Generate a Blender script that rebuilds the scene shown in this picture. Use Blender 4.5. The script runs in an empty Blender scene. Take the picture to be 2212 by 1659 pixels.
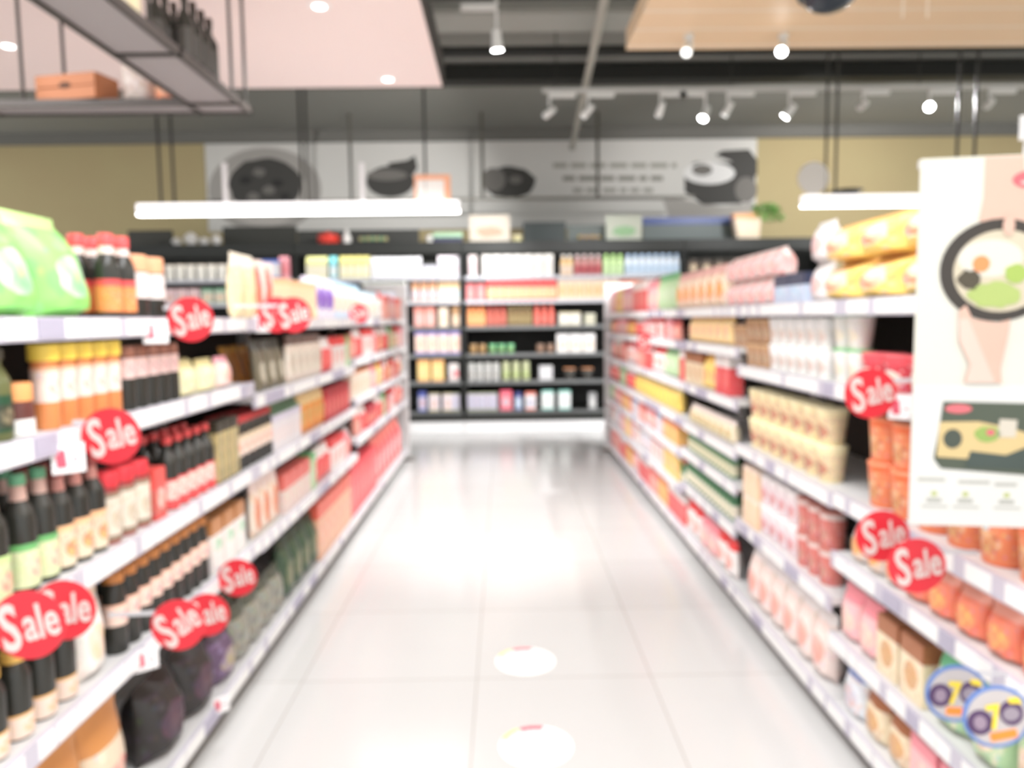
import bpy, bmesh, math, random
from mathutils import Vector, Matrix, Euler

R = math.radians
S = bpy.context.scene
COL = S.collection

# ------------------------------------------------------------------ camera
FPX, W, H = 1600.0, 2212, 1659
CAM = Vector((0, 0, 1.5))
PITCH, YAW, ROLL = R(5.0), R(-0.62), R(-0.72)
ROT = Euler((0, 0, YAW)).to_matrix() @ Euler((R(90) - PITCH, 0, 0)).to_matrix() @ Euler((0, 0, ROLL)).to_matrix()
cam = bpy.data.cameras.new('camera')
cam.sensor_width = 36
cam.lens = 36 * FPX / W
cam.clip_start = 0.02
cam.dof.use_dof = True
cam.dof.focus_distance = 0.25
cam.dof.aperture_fstop = cam.lens / 2.6
co = bpy.data.objects.new('camera', cam)
co.matrix_world = Matrix.Translation(CAM) @ ROT.to_4x4()
COL.objects.link(co)
S.camera = co


def ray(px, py):
    return ROT @ Vector(((px - W / 2) / FPX, -(py - H / 2) / FPX, -1.0))


def at_fwd(px, py, fwd):
    return CAM + ray(px, py) * fwd


def at_x(px, py, X):
    d = ray(px, py)
    return CAM + d * ((X - CAM.x) / d.x)


def at_y(px, py, Y):
    d = ray(px, py)
    return CAM + d * ((Y - CAM.y) / d.y)


def at_z(px, py, Z):
    d = ray(px, py)
    return CAM + d * ((Z - CAM.z) / d.z)


# ------------------------------------------------------------------ world, lights, exposure
S.view_settings.view_transform = 'Standard'
S.view_settings.look = 'None'
S.view_settings.gamma = 1
S.view_settings.use_curve_mapping = False
S.cycles.max_bounces = 6
S.cycles.diffuse_bounces = 3
S.cycles.glossy_bounces = 2
S.cycles.transmission_bounces = 2
S.view_settings.exposure = 1.02
wd = bpy.data.worlds.new('world')
S.world = wd
wd.use_nodes = True
wd.node_tree.nodes['Background'].inputs[0].default_value = (0.96, 0.985, 1.0, 1)
wd.node_tree.nodes['Background'].inputs[1].default_value = 0.75


def area(name, loc, sx, sy, power, col=(0.97, 0.985, 1), rot=(0, 0, 0)):
    l = bpy.data.lights.new(name, 'AREA')
    l.shape = 'RECTANGLE'
    l.size, l.size_y = sx, sy
    l.energy = power
    l.color = col
    o = bpy.data.objects.new(name, l)
    o.location = loc
    o.rotation_euler = rot
    COL.objects.link(o)
    return o


# unseen fill lights added to brighten the shop, over this aisle and those beside
area('aisle_fill_light', (0.1, 0.6, 3.28), 1.1, 4.2, 75, (0.97, 0.985, 1))
area('aisle_fill_light', (-3.4, 1.5, 3.15), 1.6, 4.5, 70, (1, 0.98, 0.97))
area('aisle_fill_light', (3.6, 1.0, 3.15), 1.6, 4.5, 70)


def spot(loc, target, power, size=R(70), col=(0.99, 0.99, 1), rad=0.03):
    l = bpy.data.lights.new('spot_lamp', 'SPOT')
    l.energy = power
    l.spot_size = size
    l.spot_blend = 0.6
    l.color = col
    l.shadow_soft_size = rad
    o = bpy.data.objects.new('spot_lamp', l)
    o.location = loc
    o.rotation_euler = (Vector(target) - Vector(loc)).to_track_quat('-Z', 'Y').to_euler()
    COL.objects.link(o)


# ------------------------------------------------------------------ materials
def lin(c):
    out = []
    for v in c:
        v = v / 255
        out.append(v / 12.92 if v <= 0.04045 else ((v + 0.055) / 1.055) ** 2.4)
    return (*out, 1)


MATS = {}


def M(col, rough=0.5, metal=0.0, emit=0.0, trans=0.0):
    key = (col, rough, metal, emit, trans)
    if key in MATS:
        return MATS[key]
    m = bpy.data.materials.new('finish')
    m.use_nodes = True
    b = m.node_tree.nodes['Principled BSDF']
    b.inputs['Base Color'].default_value = lin(col)
    b.inputs['Roughness'].default_value = rough
    b.inputs['Metallic'].default_value = metal
    if trans:
        b.inputs['Transmission Weight'].default_value = trans
    if emit:
        b.inputs['Emission Color'].default_value = lin(col)
        b.inputs['Emission Strength'].default_value = emit
    # slight procedural variation of the finish
    nt = m.node_tree
    n = nt.nodes.new('ShaderNodeTexNoise')
    n.inputs['Scale'].default_value = 40
    r = nt.nodes.new('ShaderNodeMapRange')
    r.inputs['To Min'].default_value = max(0.02, rough - 0.06)
    r.inputs['To Max'].default_value = min(1, rough + 0.06)
    nt.links.new(n.outputs['Fac'], r.inputs['Value'])
    nt.links.new(r.outputs[0], b.inputs['Roughness'])
    MATS[key] = m
    return m


def math_node(nt, op, a, b=None, clamp=False):
    n = nt.nodes.new('ShaderNodeMath')
    n.operation = op
    n.use_clamp = clamp
    for i, v in enumerate((a, b)):
        if v is None:
            continue
        if isinstance(v, (int, float)):
            n.inputs[i].default_value = v
        else:
            nt.links.new(v, n.inputs[i])
    return n.outputs[0]


def mixc(nt, fac, a, b):
    n = nt.nodes.new('ShaderNodeMix')
    n.data_type = 'RGBA'
    nt.links.new(fac, n.inputs['Factor'])
    for k, v in (('A', a), ('B', b)):
        i = [s for s in n.inputs if s.name == k and s.type == 'RGBA'][0]
        if isinstance(v, tuple):
            i.default_value = v
        else:
            nt.links.new(v, i)
    return [s for s in n.outputs if s.type == 'RGBA'][0]


def P(base, band, blob, blob2=None, top=0.74, bot=0.1, cx=0.5, cz=0.42, rx=0.32, rz=0.22, scale=5.0, rough=0.35, axis='X', spk=0.22):
    """Printed packaging: coloured ground, title band, a picture patch and mottled print."""
    key = ('P', base, band, blob, blob2, top, bot, cx, cz, rx, rz, scale, rough, axis, spk)
    if key in MATS:
        return MATS[key]
    m = bpy.data.materials.new('printed_pack')
    m.use_nodes = True
    nt = m.node_tree
    b = nt.nodes['Principled BSDF']
    b.inputs['Roughness'].default_value = rough
    tc = nt.nodes.new('ShaderNodeTexCoord')
    sp = nt.nodes.new('ShaderNodeSeparateXYZ')
    nt.links.new(tc.outputs['Generated'], sp.inputs[0])
    x, z = sp.outputs[axis], sp.outputs['Z']
    vo = nt.nodes.new('ShaderNodeTexVoronoi')
    vo.inputs['Scale'].default_value = scale
    nt.links.new(tc.outputs['Generated'], vo.inputs['Vector'])
    spot_ = math_node(nt, 'LESS_THAN', vo.outputs['Distance'], 0.33)
    ground = mixc(nt, math_node(nt, 'MULTIPLY', spot_, 0.45), lin(base), lin(blob2 or blob))
    ex = math_node(nt, 'POWER', math_node(nt, 'DIVIDE', math_node(nt, 'ABSOLUTE', math_node(nt, 'SUBTRACT', x, cx)), rx), 2.0)
    ez = math_node(nt, 'POWER', math_node(nt, 'DIVIDE', math_node(nt, 'ABSOLUTE', math_node(nt, 'SUBTRACT', z, cz)), rz), 2.0)
    ell = math_node(nt, 'LESS_THAN', math_node(nt, 'ADD', ex, ez), 1.0)
    pic = mixc(nt, math_node(nt, 'MULTIPLY', vo.outputs['Distance'], 1.1, True), lin(blob), lin(blob2 or base))
    c = mixc(nt, ell, ground, pic)
    v2 = nt.nodes.new('ShaderNodeTexVoronoi')
    v2.inputs['Scale'].default_value = scale * 1.7
    nt.links.new(tc.outputs['Generated'], v2.inputs['Vector'])
    fk = math_node(nt, 'MULTIPLY', math_node(nt, 'LESS_THAN', v2.outputs['Distance'], 0.3), spk if sum(base) > 320 else 0.03)
    c = mixc(nt, fk, c, v2.outputs['Color'])
    tb = math_node(nt, 'GREATER_THAN', z, top)
    c = mixc(nt, tb, c, lin(band))
    bb = math_node(nt, 'LESS_THAN', z, bot)
    c = mixc(nt, bb, c, lin(band))
    nt.links.new(c, b.inputs['Base Color'])
    MATS[key] = m
    return m


# ------------------------------------------------------------------ mesh helpers
def link(name, bm, mats, parent=None, smooth=False, loc=None, rot=None):
    me = bpy.data.meshes.new(name)
    bm.normal_update()
    bm.to_mesh(me)
    bm.free()
    if not isinstance(mats, (list, tuple)):
        mats = [mats]
    for m in mats:
        me.materials.append(m)
    if smooth:
        for p in me.polygons:
            p.use_smooth = True
        me.set_sharp_from_angle(angle=R(40))
    o = bpy.data.objects.new(name, me)
    COL.objects.link(o)
    if parent:
        o.parent = parent
    if loc is not None:
        o.location = loc
    if rot is not None:
        o.rotation_euler = rot
    return o


def bxx(bm, x0, x1, y0, y1, z0, z1, mi=0, bev=0.0):
    g = bmesh.ops.create_cube(bm, size=1)
    for v in g['verts']:
        v.co = Vector(((x0 + x1) / 2 + v.co.x * (x1 - x0), (y0 + y1) / 2 + v.co.y * (y1 - y0), (z0 + z1) / 2 + v.co.z * (z1 - z0)))
    fs = {f for v in g['verts'] for f in v.link_faces}
    for f in fs:
        f.material_index = mi
    if bev:
        es = list({e for v in g['verts'] for e in v.link_edges})
        r = bmesh.ops.bevel(bm, geom=es, offset=bev, segments=2, affect='EDGES')
        for f in r['faces']:
            f.material_index = mi
    return g


def box(name, dims, mat, parent=None, bev=0.0, loc=None, rot=None):
    bm = bmesh.new()
    bxx(bm, *dims, bev=bev)
    return link(name, bm, mat, parent, loc=loc, rot=rot)


def lathe(bm, prof, seg=14, c=(0, 0), mi=0):
    rings = []
    for r, z in prof:
        rings.append([bm.verts.new((c[0] + r * math.cos(2 * math.pi * k / seg), c[1] + r * math.sin(2 * math.pi * k / seg), z)) for k in range(seg)])
    for a, b in zip(rings, rings[1:]):
        for k in range(seg):
            f = bm.faces.new((a[k], a[(k + 1) % seg], b[(k + 1) % seg], b[k]))
            f.material_index = mi
    f = bm.faces.new(rings[0][::-1]); f.material_index = mi
    f = bm.faces.new(rings[-1]); f.material_index = mi


def tube(bm, p, q, r, seg=10, r2=None, mi=0):
    p, q = Vector(p), Vector(q)
    d = (q - p)
    m = Matrix.Translation((p + q) / 2) @ d.to_track_quat('Z', 'Y').to_matrix().to_4x4()
    g = bmesh.ops.create_cone(bm, cap_ends=True, segments=seg, radius1=r, radius2=r if r2 is None else r2, depth=d.length, matrix=m)
    for f in {f for v in g['verts'] for f in v.link_faces}:
        f.material_index = mi


def ellipsoid(bm, c, rx, ry, rz, seg=14, mi=0):
    g = bmesh.ops.create_uvsphere(bm, u_segments=seg, v_segments=max(6, seg // 2), radius=1)
    for v in g['verts']:
        v.co = Vector((c[0] + v.co.x * rx, c[1] + v.co.y * ry, c[2] + v.co.z * rz))
    for f in {f for v in g['verts'] for f in v.link_faces}:
        f.material_index = mi


def poly_plate(bm, pts, y0, y1, mi=0):
    """outline in x-z, extruded from y0 (front) to y1."""
    a = [bm.verts.new((x, y0, z)) for x, z in pts]
    b = [bm.verts.new((x, y1, z)) for x, z in pts]
    fs = [bm.faces.new(a), bm.faces.new(b[::-1])]
    n = len(pts)
    for k in range(n):
        fs.append(bm.faces.new((a[(k + 1) % n], a[k], b[k], b[(k + 1) % n])))
    for f in fs:
        f.material_index = mi
    bmesh.ops.recalc_face_normals(bm, faces=fs)


def ell_pts(cx, cz, rx, rz, n=28, a0=0, a1=360, wob=0, seed=0):
    rnd = random.Random(seed)
    full = abs(a1 - a0) >= 360
    return [(cx + rx * (1 + wob * rnd.uniform(-1, 1)) * math.cos(R(a0 + (a1 - a0) * k / (n if full else n - 1))),
             cz + rz * (1 + wob * rnd.uniform(-1, 1)) * math.sin(R(a0 + (a1 - a0) * k / (n if full else n - 1)))) for k in range(n)]


def plate(name, pts, y0, y1, mat, parent):
    bm = bmesh.new()
    poly_plate(bm, pts, y0, y1)
    return link(name, bm, mat, parent)


def tag(o, label=None, cat=None, group=None, kind=None):
    if label: o['label'] = label
    if cat: o['category'] = cat
    if group: o['group'] = group
    if kind: o['kind'] = kind
    return o


def thing(name, loc, label, cat, group=None, rot=(0, 0, 0)):
    o = bpy.data.objects.new(name, None)
    o.empty_display_size = 0.05
    o.location = loc
    o.rotation_euler = rot
    COL.objects.link(o)
    return tag(o, label, cat, group)


def struct(o):
    o['kind'] = 'structure'
    return o


def kids(o):
    return [c for c in CH.get(o.name, [])]


CH = {}


def dup(o, parent=None, loc=None, rotz=None):
    c = o.copy()
    COL.objects.link(c)
    if parent:
        c.parent = parent
    if loc is not None:
        c.location = loc
    if rotz is not None:
        c.rotation_euler = (0, 0, rotz)
    for ch in list(o.children):
        dup(ch, c)
    return c


# ------------------------------------------------------------------ setting
def floor_mat():
    m = bpy.data.materials.new('glossy_tile')
    m.use_nodes = True
    nt = m.node_tree
    b = nt.nodes['Principled BSDF']
    tc = nt.nodes.new('ShaderNodeTexCoord')
    mp = nt.nodes.new('ShaderNodeMapping')
    mp.inputs['Location'].default_value = (0.13, -2.99 + 0.73, 0)
    nt.links.new(tc.outputs['Object'], mp.inputs[0])
    br = nt.nodes.new('ShaderNodeTexBrick')
    br.offset = 0.0
    br.inputs['Scale'].default_value = 1.0
    br.inputs['Brick Width'].default_value = 0.73
    br.inputs['Row Height'].default_value = 0.73
    br.inputs['Mortar Size'].default_value = 0.003
    br.inputs['Mortar Smooth'].default_value = 0.4
    br.inputs['Color1'].default_value = lin((206, 205, 203))
    br.inputs['Color2'].default_value = lin((202, 201, 199))
    br.inputs['Mortar'].default_value = lin((168, 162, 156))
    nt.links.new(mp.outputs[0], br.inputs['Vector'])
    nt.links.new(br.outputs['Color'], b.inputs['Base Color'])
    n = nt.nodes.new('ShaderNodeTexNoise')
    n.inputs['Scale'].default_value = 3
    r = nt.nodes.new('ShaderNodeMapRange')
    r.inputs['To Min'].default_value = 0.12
    r.inputs['To Max'].default_value = 0.22
    nt.links.new(n.outputs['Fac'], r.inputs['Value'])
    nt.links.new(r.outputs[0], b.inputs['Roughness'])
    b.inputs['Specular IOR Level'].default_value = 0.7
    return m


BACKY = 11.2
struct(box('floor', (-9, 9, -4, BACKY + 0.2, -0.1, 0), floor_mat()))


def plaster(c1, c2, sc=1.5):
    m = bpy.data.materials.new('painted_wall')
    m.use_nodes = True
    nt = m.node_tree
    b = nt.nodes['Principled BSDF']
    b.inputs['Roughness'].default_value = 0.8
    tc = nt.nodes.new('ShaderNodeTexCoord')
    n = nt.nodes.new('ShaderNodeTexNoise')
    n.inputs['Scale'].default_value = sc
    nt.links.new(tc.outputs['Object'], n.inputs['Vector'])
    nt.links.new(mixc(nt, n.outputs['Fac'], lin(c1), lin(c2)), b.inputs['Base Color'])
    return m


struct(box('wall_back', (-9, 9, BACKY, BACKY + 0.2, 0, 4.4), plaster((180, 160, 120), (184, 170, 126))))
struct(box('ceiling', (-9, 9, 2.5, BACKY + 0.2, 4.28, 4.4), M((138, 137, 130), 0.9)))
# dropped ceiling rafts
pk = bmesh.new()
bxx(pk, -9, 0, -4, 0, 0, 0.09)
PINKZ, WOODZ = 3.2, 3.22
pr = at_z(955, 187, PINKZ)
bm = bmesh.new(); bxx(bm, -8, pr.x, -3.5, pr.y, PINKZ, PINKZ + 0.12)
pk.free()
o = link('ceiling', bm, plaster((250, 227, 220), (252, 232, 226), 0.6)); o.name = 'ceiling_raft'; tag(o, kind='structure')
bm = bmesh.new(); bxx(bm, -8, pr.x + 0.015, pr.y, pr.y + 0.03, PINKZ, PINKZ + 0.22); bxx(bm, pr.x, pr.x + 0.015, -3.5, pr.y, PINKZ + 0.01, PINKZ + 0.2)
struct(link('trim_1', bm, M((60, 56, 50), 0.7)))
wr = at_z(1352, 108, WOODZ)


def wood_mat():
    m = bpy.data.materials.new('light_wood_planks')
    m.use_nodes = True
    nt = m.node_tree
    b = nt.nodes['Principled BSDF']
    b.inputs['Roughness'].default_value = 0.5
    tc = nt.nodes.new('ShaderNodeTexCoord')
    sp = nt.nodes.new('ShaderNodeSeparateXYZ')
    nt.links.new(tc.outputs['Object'], sp.inputs[0])
    fr = math_node(nt, 'FRACT', math_node(nt, 'DIVIDE', sp.outputs['Y'], 0.27))
    g = math_node(nt, 'LESS_THAN', fr, 0.09)
    mp = nt.nodes.new('ShaderNodeMapping')
    mp.inputs['Scale'].default_value = (1.5, 22, 1)
    nt.links.new(tc.outputs['Object'], mp.inputs[0])
    n = nt.nodes.new('ShaderNodeTexNoise')
    n.inputs['Scale'].default_value = 2
    nt.links.new(mp.outputs[0], n.inputs['Vector'])
    c = mixc(nt, n.outputs['Fac'], lin((236, 200, 158)), lin((242, 213, 176)))
    c = mixc(nt, g, c, lin((244, 226, 204)))
    nt.links.new(c, b.inputs['Base Color'])
    return m


bm = bmesh.new(); bxx(bm, wr.x, 9, -3.5, wr.y, WOODZ, WOODZ + 0.12)
o = link('ceiling_raft', bm, wood_mat()); tag(o, kind='structure')

# ceiling steel and duct work (dark)
DK, DK2, MID = M((30, 31, 27), 0.6), M((44, 44, 40), 0.6), M((160, 160, 152), 0.6)
gy = 8.3
o = box('steel_girder', (-8.9, 8.9, gy, gy + 0.22, 4.09, 4.25), DK); tag(o, 'black steel girder spanning the shop below the dark ceiling', 'girder')
bm = bmesh.new(); tube(bm, (-8.9, 7.39, 4.07), (8.9, 7.39, 4.07), 0.05, 12)
o = link('ceiling_pipe', bm, DK); tag(o, 'thin black steel pipe running across under the ceiling', 'pipe')
bm = bmesh.new(); bxx(bm, -8.9, 8.9, 6.4, 6.85, 4.04, 4.26, bev=0.02)
o = link('air_duct', bm, MID); tag(o, 'wide grey air duct crossing between the two dropped ceilings', 'duct')
bm = bmesh.new(); bxx(bm, -8.9, 8.9, 6.06, 6.16, 4.04, 4.12)
o = link('cable_tray', bm, DK); tag(o, 'black cable tray beside the grey air duct', 'cable tray')
# pale pipe running away over the aisle
a, b2 = at_z(1318, -60, 3.75), at_z(1236, 318, 3.93)
bm = bmesh.new(); tube(bm, a, b2, 0.035, 12); ellipsoid(bm, b2, 0.05, 0.05, 0.05)
o = link('water_pipe', bm, M((172, 168, 156), 0.4), smooth=True); tag(o, 'pale grey pipe slanting away under the dark ceiling', 'pipe')

# ------------------------------------------------------------------ banner on the back wall
PX = lambda x, y: (lambda p: (p.x, p.z))(at_y(x, y, BACKY - 0.04))
b0, b1 = PX(441, 306), PX(1636, 292)
bz0 = PX(1000, 494)[1]
struct(box('trim_2', (-8.98, 8.98, BACKY - 0.1, BACKY - 0.001, b0[1] - 0.025, 4.279), M((118, 116, 110), 0.9)))
banner = thing('wall_banner', (0, BACKY - 0.03, 0), 'long pale grey banner printed with dark kitchen pots on back wall', 'banner')
box('panel', (b0[0], b1[0], 0, 0.025, bz0, b0[1] - 0.03), M((216, 213, 206), 0.6), banner)


def print_on(pts_px, mat, name='print', lift=0.002):
    pts = [PX(x, y) for x, y in pts_px]
    plate(name, pts, -lift, 0.0, mat, banner)


G1, G2, G3, G4 = M((70, 68, 64), 0.7), M((120, 116, 110), 0.7), M((170, 165, 158), 0.7), M((232, 230, 226), 0.7)
print_on(ell_pts(572, 410, 122, 92, 32), G3, 'printed_plate')
print_on(ell_pts(572, 415, 92, 74, 32), M((196, 190, 182), 0.7), 'printed_plate', 0.004)
print_on(ell_pts(573, 400, 78, 60, 26, wob=0.05, seed=3), G1, 'printed_food', 0.006)
for i, (x, y) in enumerate(((530, 390), (560, 372), (600, 395), (548, 425), (615, 425), (580, 410))):
    print_on(ell_pts(x, y, 13, 9, 12, wob=0.2, seed=i), G2 if i % 2 else M((48, 46, 44), 0.7), 'printed_food', 0.008)
print_on(ell_pts(843, 392, 52, 34, 28), G1, 'printed_pot', 0.004)
print_on(ell_pts(836, 378, 44, 12, 22), G2, 'printed_pot', 0.006)
print_on([(838, 352), (880, 346), (896, 336), (902, 362), (892, 378), (870, 366), (842, 362)], G1, 'printed_pot', 0.006)
print_on(ell_pts(1100, 394, 58, 34, 26, wob=0.06, seed=8), G1, 'printed_vegetable', 0.004)
print_on(ell_pts(1114, 388, 14, 9, 12), G2, 'printed_vegetable', 0.006)
print_on(ell_pts(1066, 388, 26, 26, 16), G2, 'printed_vegetable', 0.005)
print_on([(440, 432), (1480, 428), (1480, 431), (440, 435)], G2, 'printed_line')
print_on([(1478, 372), (1500, 350), (1600, 350), (1632, 372), (1630, 420), (1600, 440), (1520, 442), (1480, 415)], G1, 'printed_pot', 0.004)
print_on(ell_pts(1532, 374, 56, 24, 28), G4, 'printed_pot', 0.006)
print_on(ell_pts(1517, 367, 22, 12, 20), G2, 'printed_pot', 0.008)
print_on([(1545, 335), (1560, 325), (1618, 322), (1636, 345), (1636, 378), (1600, 386), (1580, 348)], G1, 'printed_lid', 0.005)
print_on(ell_pts(1612, 410, 24, 28, 20), G2, 'printed_lid', 0.007)
print_on([(1432, 430), (1480, 432), (1560, 446), (1630, 436), (1636, 488), (1450, 486)], G3, 'printed_shade')
rnd = random.Random(5)
for y, x0, x1, mt in ((357, 1195, 1462, M((160, 158, 146), 0.7)), (385, 1216, 1440, M((138, 135, 124), 0.7)), (411, 1238, 1418, M((162, 160, 150), 0.7))):
    x = x0
    while x < x1:
        wdt = rnd.uniform(14, 40)
        print_on([(x, y - 5), (min(x + wdt, x1), y - 5), (min(x + wdt, x1), y + 5), (x, y + 5)], mt, 'printed_words')
        x += wdt + 8

# ------------------------------------------------------------------ refrigerated wall cases
FY = 9.85
fz = lambda y: at_y(1100, y, FY).z
FX = lambda x: at_y(x, 700, FY).x
rows_y = [596, 648, 704, 764, 823, 888]
FRZ = [fz(y) for y in rows_y]
BLK = M((38, 40, 36), 0.5)
BLK2 = M((24, 26, 23), 0.6)
WHT = M((222, 222, 222), 0.4)
RAIL = M((206, 206, 212), 0.35)
units = [(FX(262), FX(640)), (FX(640), FX(1000)), (FX(1000), FX(1478)), (FX(1478), FX(1800))]
fnames = ['first', 'second', 'third', 'last']
for ui, (x0, x1) in enumerate(units):
    t = thing('display_fridge', ((x0 + x1) / 2, FY, 0), f'black open multideck fridge, {fnames[ui]} from the left along the back wall', 'fridge', 'open fridges along the back wall')
    h = (x1 - x0) / 2 - 0.004
    ztop = fz(520)
    bm = bmesh.new(); bxx(bm, -h, h, 0.72, 0.78, 0.14, ztop); link('back_panel', bm, BLK2, t)
    bm = bmesh.new(); bxx(bm, -h, h, 0.0, 0.03, fz(546), ztop, bev=0.008); bxx(bm, -h, h, 0.031, 0.78, ztop - 0.03, ztop); link('canopy', bm, BLK, t)
    bm = bmesh.new(); bxx(bm, -h, h, -0.02, 0.72, 0.15, FRZ[5] - 0.035, bev=0.008); link('lower_bumper', bm, BLK, t)
    bm = bmesh.new(); bxx(bm, -h, h, 0.0, 0.7, 0, 0.145); link('kick_plate', bm, M((240, 240, 240), 0.4), t)
    for sx in (-1, 1):
        bm = bmesh.new(); bxx(bm, min(sx * h, sx * (h - 0.03)), max(sx * h, sx * (h - 0.03)), 0.04, 0.72, 0.15, fz(546)); link('side_panel', bm, BLK2, t)
    for i, z in enumerate(FRZ):
        bm = bmesh.new(); bxx(bm, -h + 0.03, h - 0.03, 0.06, 0.72, z - 0.025, z)
        sh = link('shelf', bm, BLK if i > 1 else WHT, t)
        bm = bmesh.new(); bxx(bm, -h + 0.03, h - 0.03, 0.035, 0.055, z - 0.045, z + 0.003); link('price_rail', bm, M((120, 122, 122), 0.4) if i > 1 else RAIL, sh)
    bm = bmesh.new(); tube(bm, (-h + 0.1, 0.05, fz(546) + 0.03), (h - 0.1, 0.05, fz(546) + 0.03), 0.012); link('fill_tube', bm, M((255, 252, 246), 0.3, emit=7), t)  # glowing tube added out of sight behind the canopy lip to brighten the fridge

# ------------------------------------------------------------------ gondola shelving
XL, XR = -1.05, 1.16
DEP = 0.42
LB = [0.95, 2.05, 3.1, 4.15, 5.2, 6.25, 7.3, 7.92]
RB = [1.45, 2.56, 3.65, 4.78, 5.9, 7.0, 8.3]
LZ = [[1.515, 1.25, 0.895, 0.58, 0.13]] * 2 + [[1.515, 1.19, 0.895, 0.57, 0.13]] * 2 + [[1.515, 1.23, 0.95, 0.66, 0.13]] * 3
RZ = [[1.55, 1.26, 0.88, 0.665, 0.37, 0.12], [1.55, 1.26, 0.87, 0.49, 0.12], [1.55, 1.345, 1.08, 0.83, 0.65, 0.43, 0.12]] + [[1.55, 1.34, 1.08, 0.84, 0.62, 0.38, 0.12]] * 3
SHELL = M((214, 213, 212), 0.45)
BACKP = M((58, 50, 44), 0.7)
CARD = M((238, 238, 236), 0.5)
CARDG = M((176, 172, 190), 0.5)
RAILG = M((196, 192, 204), 0.4)
rnd = random.Random(2)
words_n = ['nearest', 'second', 'third', 'fourth', 'fifth', 'sixth', 'seventh', 'eighth']
for side, X, sg, bounds, ZZ in (('left', XL, -1, LB, LZ), ('right', XR, 1, RB, RZ)):
    for bi in range(len(bounds) - 1):
        y0, y1 = bounds[bi] + 0.002, bounds[bi + 1] - 0.002
        lab = f'white metal shelf unit on the {side} of the aisle, ' + (('first' if bi == 0 else words_n[bi]) + ' from the front')
        t = thing('shelf_unit', (X, (y0 + y1) / 2, 0), lab, 'shelving', f'shelf units on the {side} of the aisle')
        L = (y1 - y0) / 2
        # local: x outwards (sg), y along the aisle
        q = lambda a, b: (min(sg * a, sg * b), max(sg * a, sg * b))
        Z = ZZ[bi]
        last = bi == len(bounds) - 2
        bm = bmesh.new(); bxx(bm, *q(DEP + 0.002, DEP + 0.02), -L, L, 0.05, Z[0] + (0.0 if not last else 0.36)); link('back_panel', bm, BACKP, t)
        bm = bmesh.new(); bxx(bm, *q(0.035, DEP), -L, L, 0.0, Z[-1] - 0.055); link('kick_plate', bm, M((96, 92, 84), 0.6), t)
        for e in (-1, 1):
            bm = bmesh.new(); bxx(bm, *q(DEP - 0.045, DEP), e * L - (0.03 if e > 0 else 0), e * L + (0.0 if e > 0 else 0.03), 0.0, Z[0] + 0.02); link('upright', bm, SHELL, t)
        if last:
            bm = bmesh.new(); bxx(bm, *q(-0.03, 0.09), L - 0.025, L, 0, 1.88, bev=0.004); bxx(bm, *q(0.09, DEP), L - 0.02, L, 0, 1.5); bxx(bm, *q(0.09, DEP), L - 0.02, L, 1.8, 1.88)
            link('end_frame', bm, SHELL, t)
            bm = bmesh.new(); bxx(bm, *q(-0.07, 0.12), L - 0.07, L + 0.01, 0, 0.03, bev=0.006); link('foot', bm, M((130, 124, 118), 0.5), t)
        for si, z in enumerate(Z):
            base = si == len(Z) - 1
            bm = bmesh.new(); bxx(bm, *q(0.006, DEP), -L, L, z - (0.055 if base else 0.028), z, bev=0.002); sh = link('shelf', bm, SHELL, t)
            bm = bmesh.new(); bxx(bm, *q(-0.006, 0.005), -L, L, z - 0.052, z + 0.004); link('price_rail', bm, RAILG, sh)
            # price cards slid in the rail
            y = -L + rnd.uniform(0.01, 0.06)
            while y < L - 0.08:
                w = rnd.choice((0.06, 0.08, 0.1, 0.14))
                bm = bmesh.new(); bxx(bm, *q(-0.0085, -0.0062), y, min(y + w, L - 0.003), z - 0.046, z - 0.001)
                link('price_card', bm, CARD if rnd.random() < 0.86 else CARDG, sh)
                y += w + rnd.choice((0.004, 0.01, 0.05))

# ------------------------------------------------------------------ products
CACHE = {}
KEEP = []


def bottle(h, r, body, cap, label, neck=None, capf=0.12, lab=(0.1, 0.5), sh=0.62, nr=0.42):
    def f(t):
        bm = bmesh.new(); lathe(bm, [(r * 0.92, 0), (r, h * 0.03), (r, h * sh), (r * 0.93, h * (sh + 0.06)), (r * nr * 1.15, h * (sh + 0.17)), (r * nr, h * (sh + 0.2)), (r * nr, h * (1 - capf))])
        link('body', bm, body, t, True)
        bm = bmesh.new(); lathe(bm, [(r * nr * 1.25, h * (1 - capf)), (r * nr * 1.25, h * 0.985), (r * nr * 1.1, h)]); link('cap', bm, cap, t, True)
        bm = bmesh.new(); lathe(bm, [(r * 1.015, h * lab[0]), (r * 1.015, h * lab[1])]); link('label', bm, label, t, True)
        if neck:
            bm = bmesh.new(); lathe(bm, [(r * nr * 1.3, h * (sh + 0.16)), (r * nr * 1.06, h * (1 - capf) - 0.001)]); link('neck_label', bm, neck, t, True)
    return dict(w=2 * r, d=2 * r, h=h, f=f, empty=True)


def jar(h, r, body, cap, label, capf=0.25, lab=(0.12, 0.62)):
    def f(t):
        bm = bmesh.new(); lathe(bm, [(r * 0.92, 0), (r, h * 0.04), (r, h * 0.66), (r * 0.9, h * (1 - capf))]); link('body', bm, body, t, True)
        bm = bmesh.new(); lathe(bm, [(r * 0.97, h * (1 - capf)), (r * 0.97, h * 0.97), (r * 0.9, h)]); link('cap', bm, cap, t, True)
        bm = bmesh.new(); lathe(bm, [(r * 1.015, h * lab[0]), (r * 1.015, h * lab[1])]); link('label', bm, label, t, True)
    return dict(w=2 * r, d=2 * r, h=h, f=f, empty=True)


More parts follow.
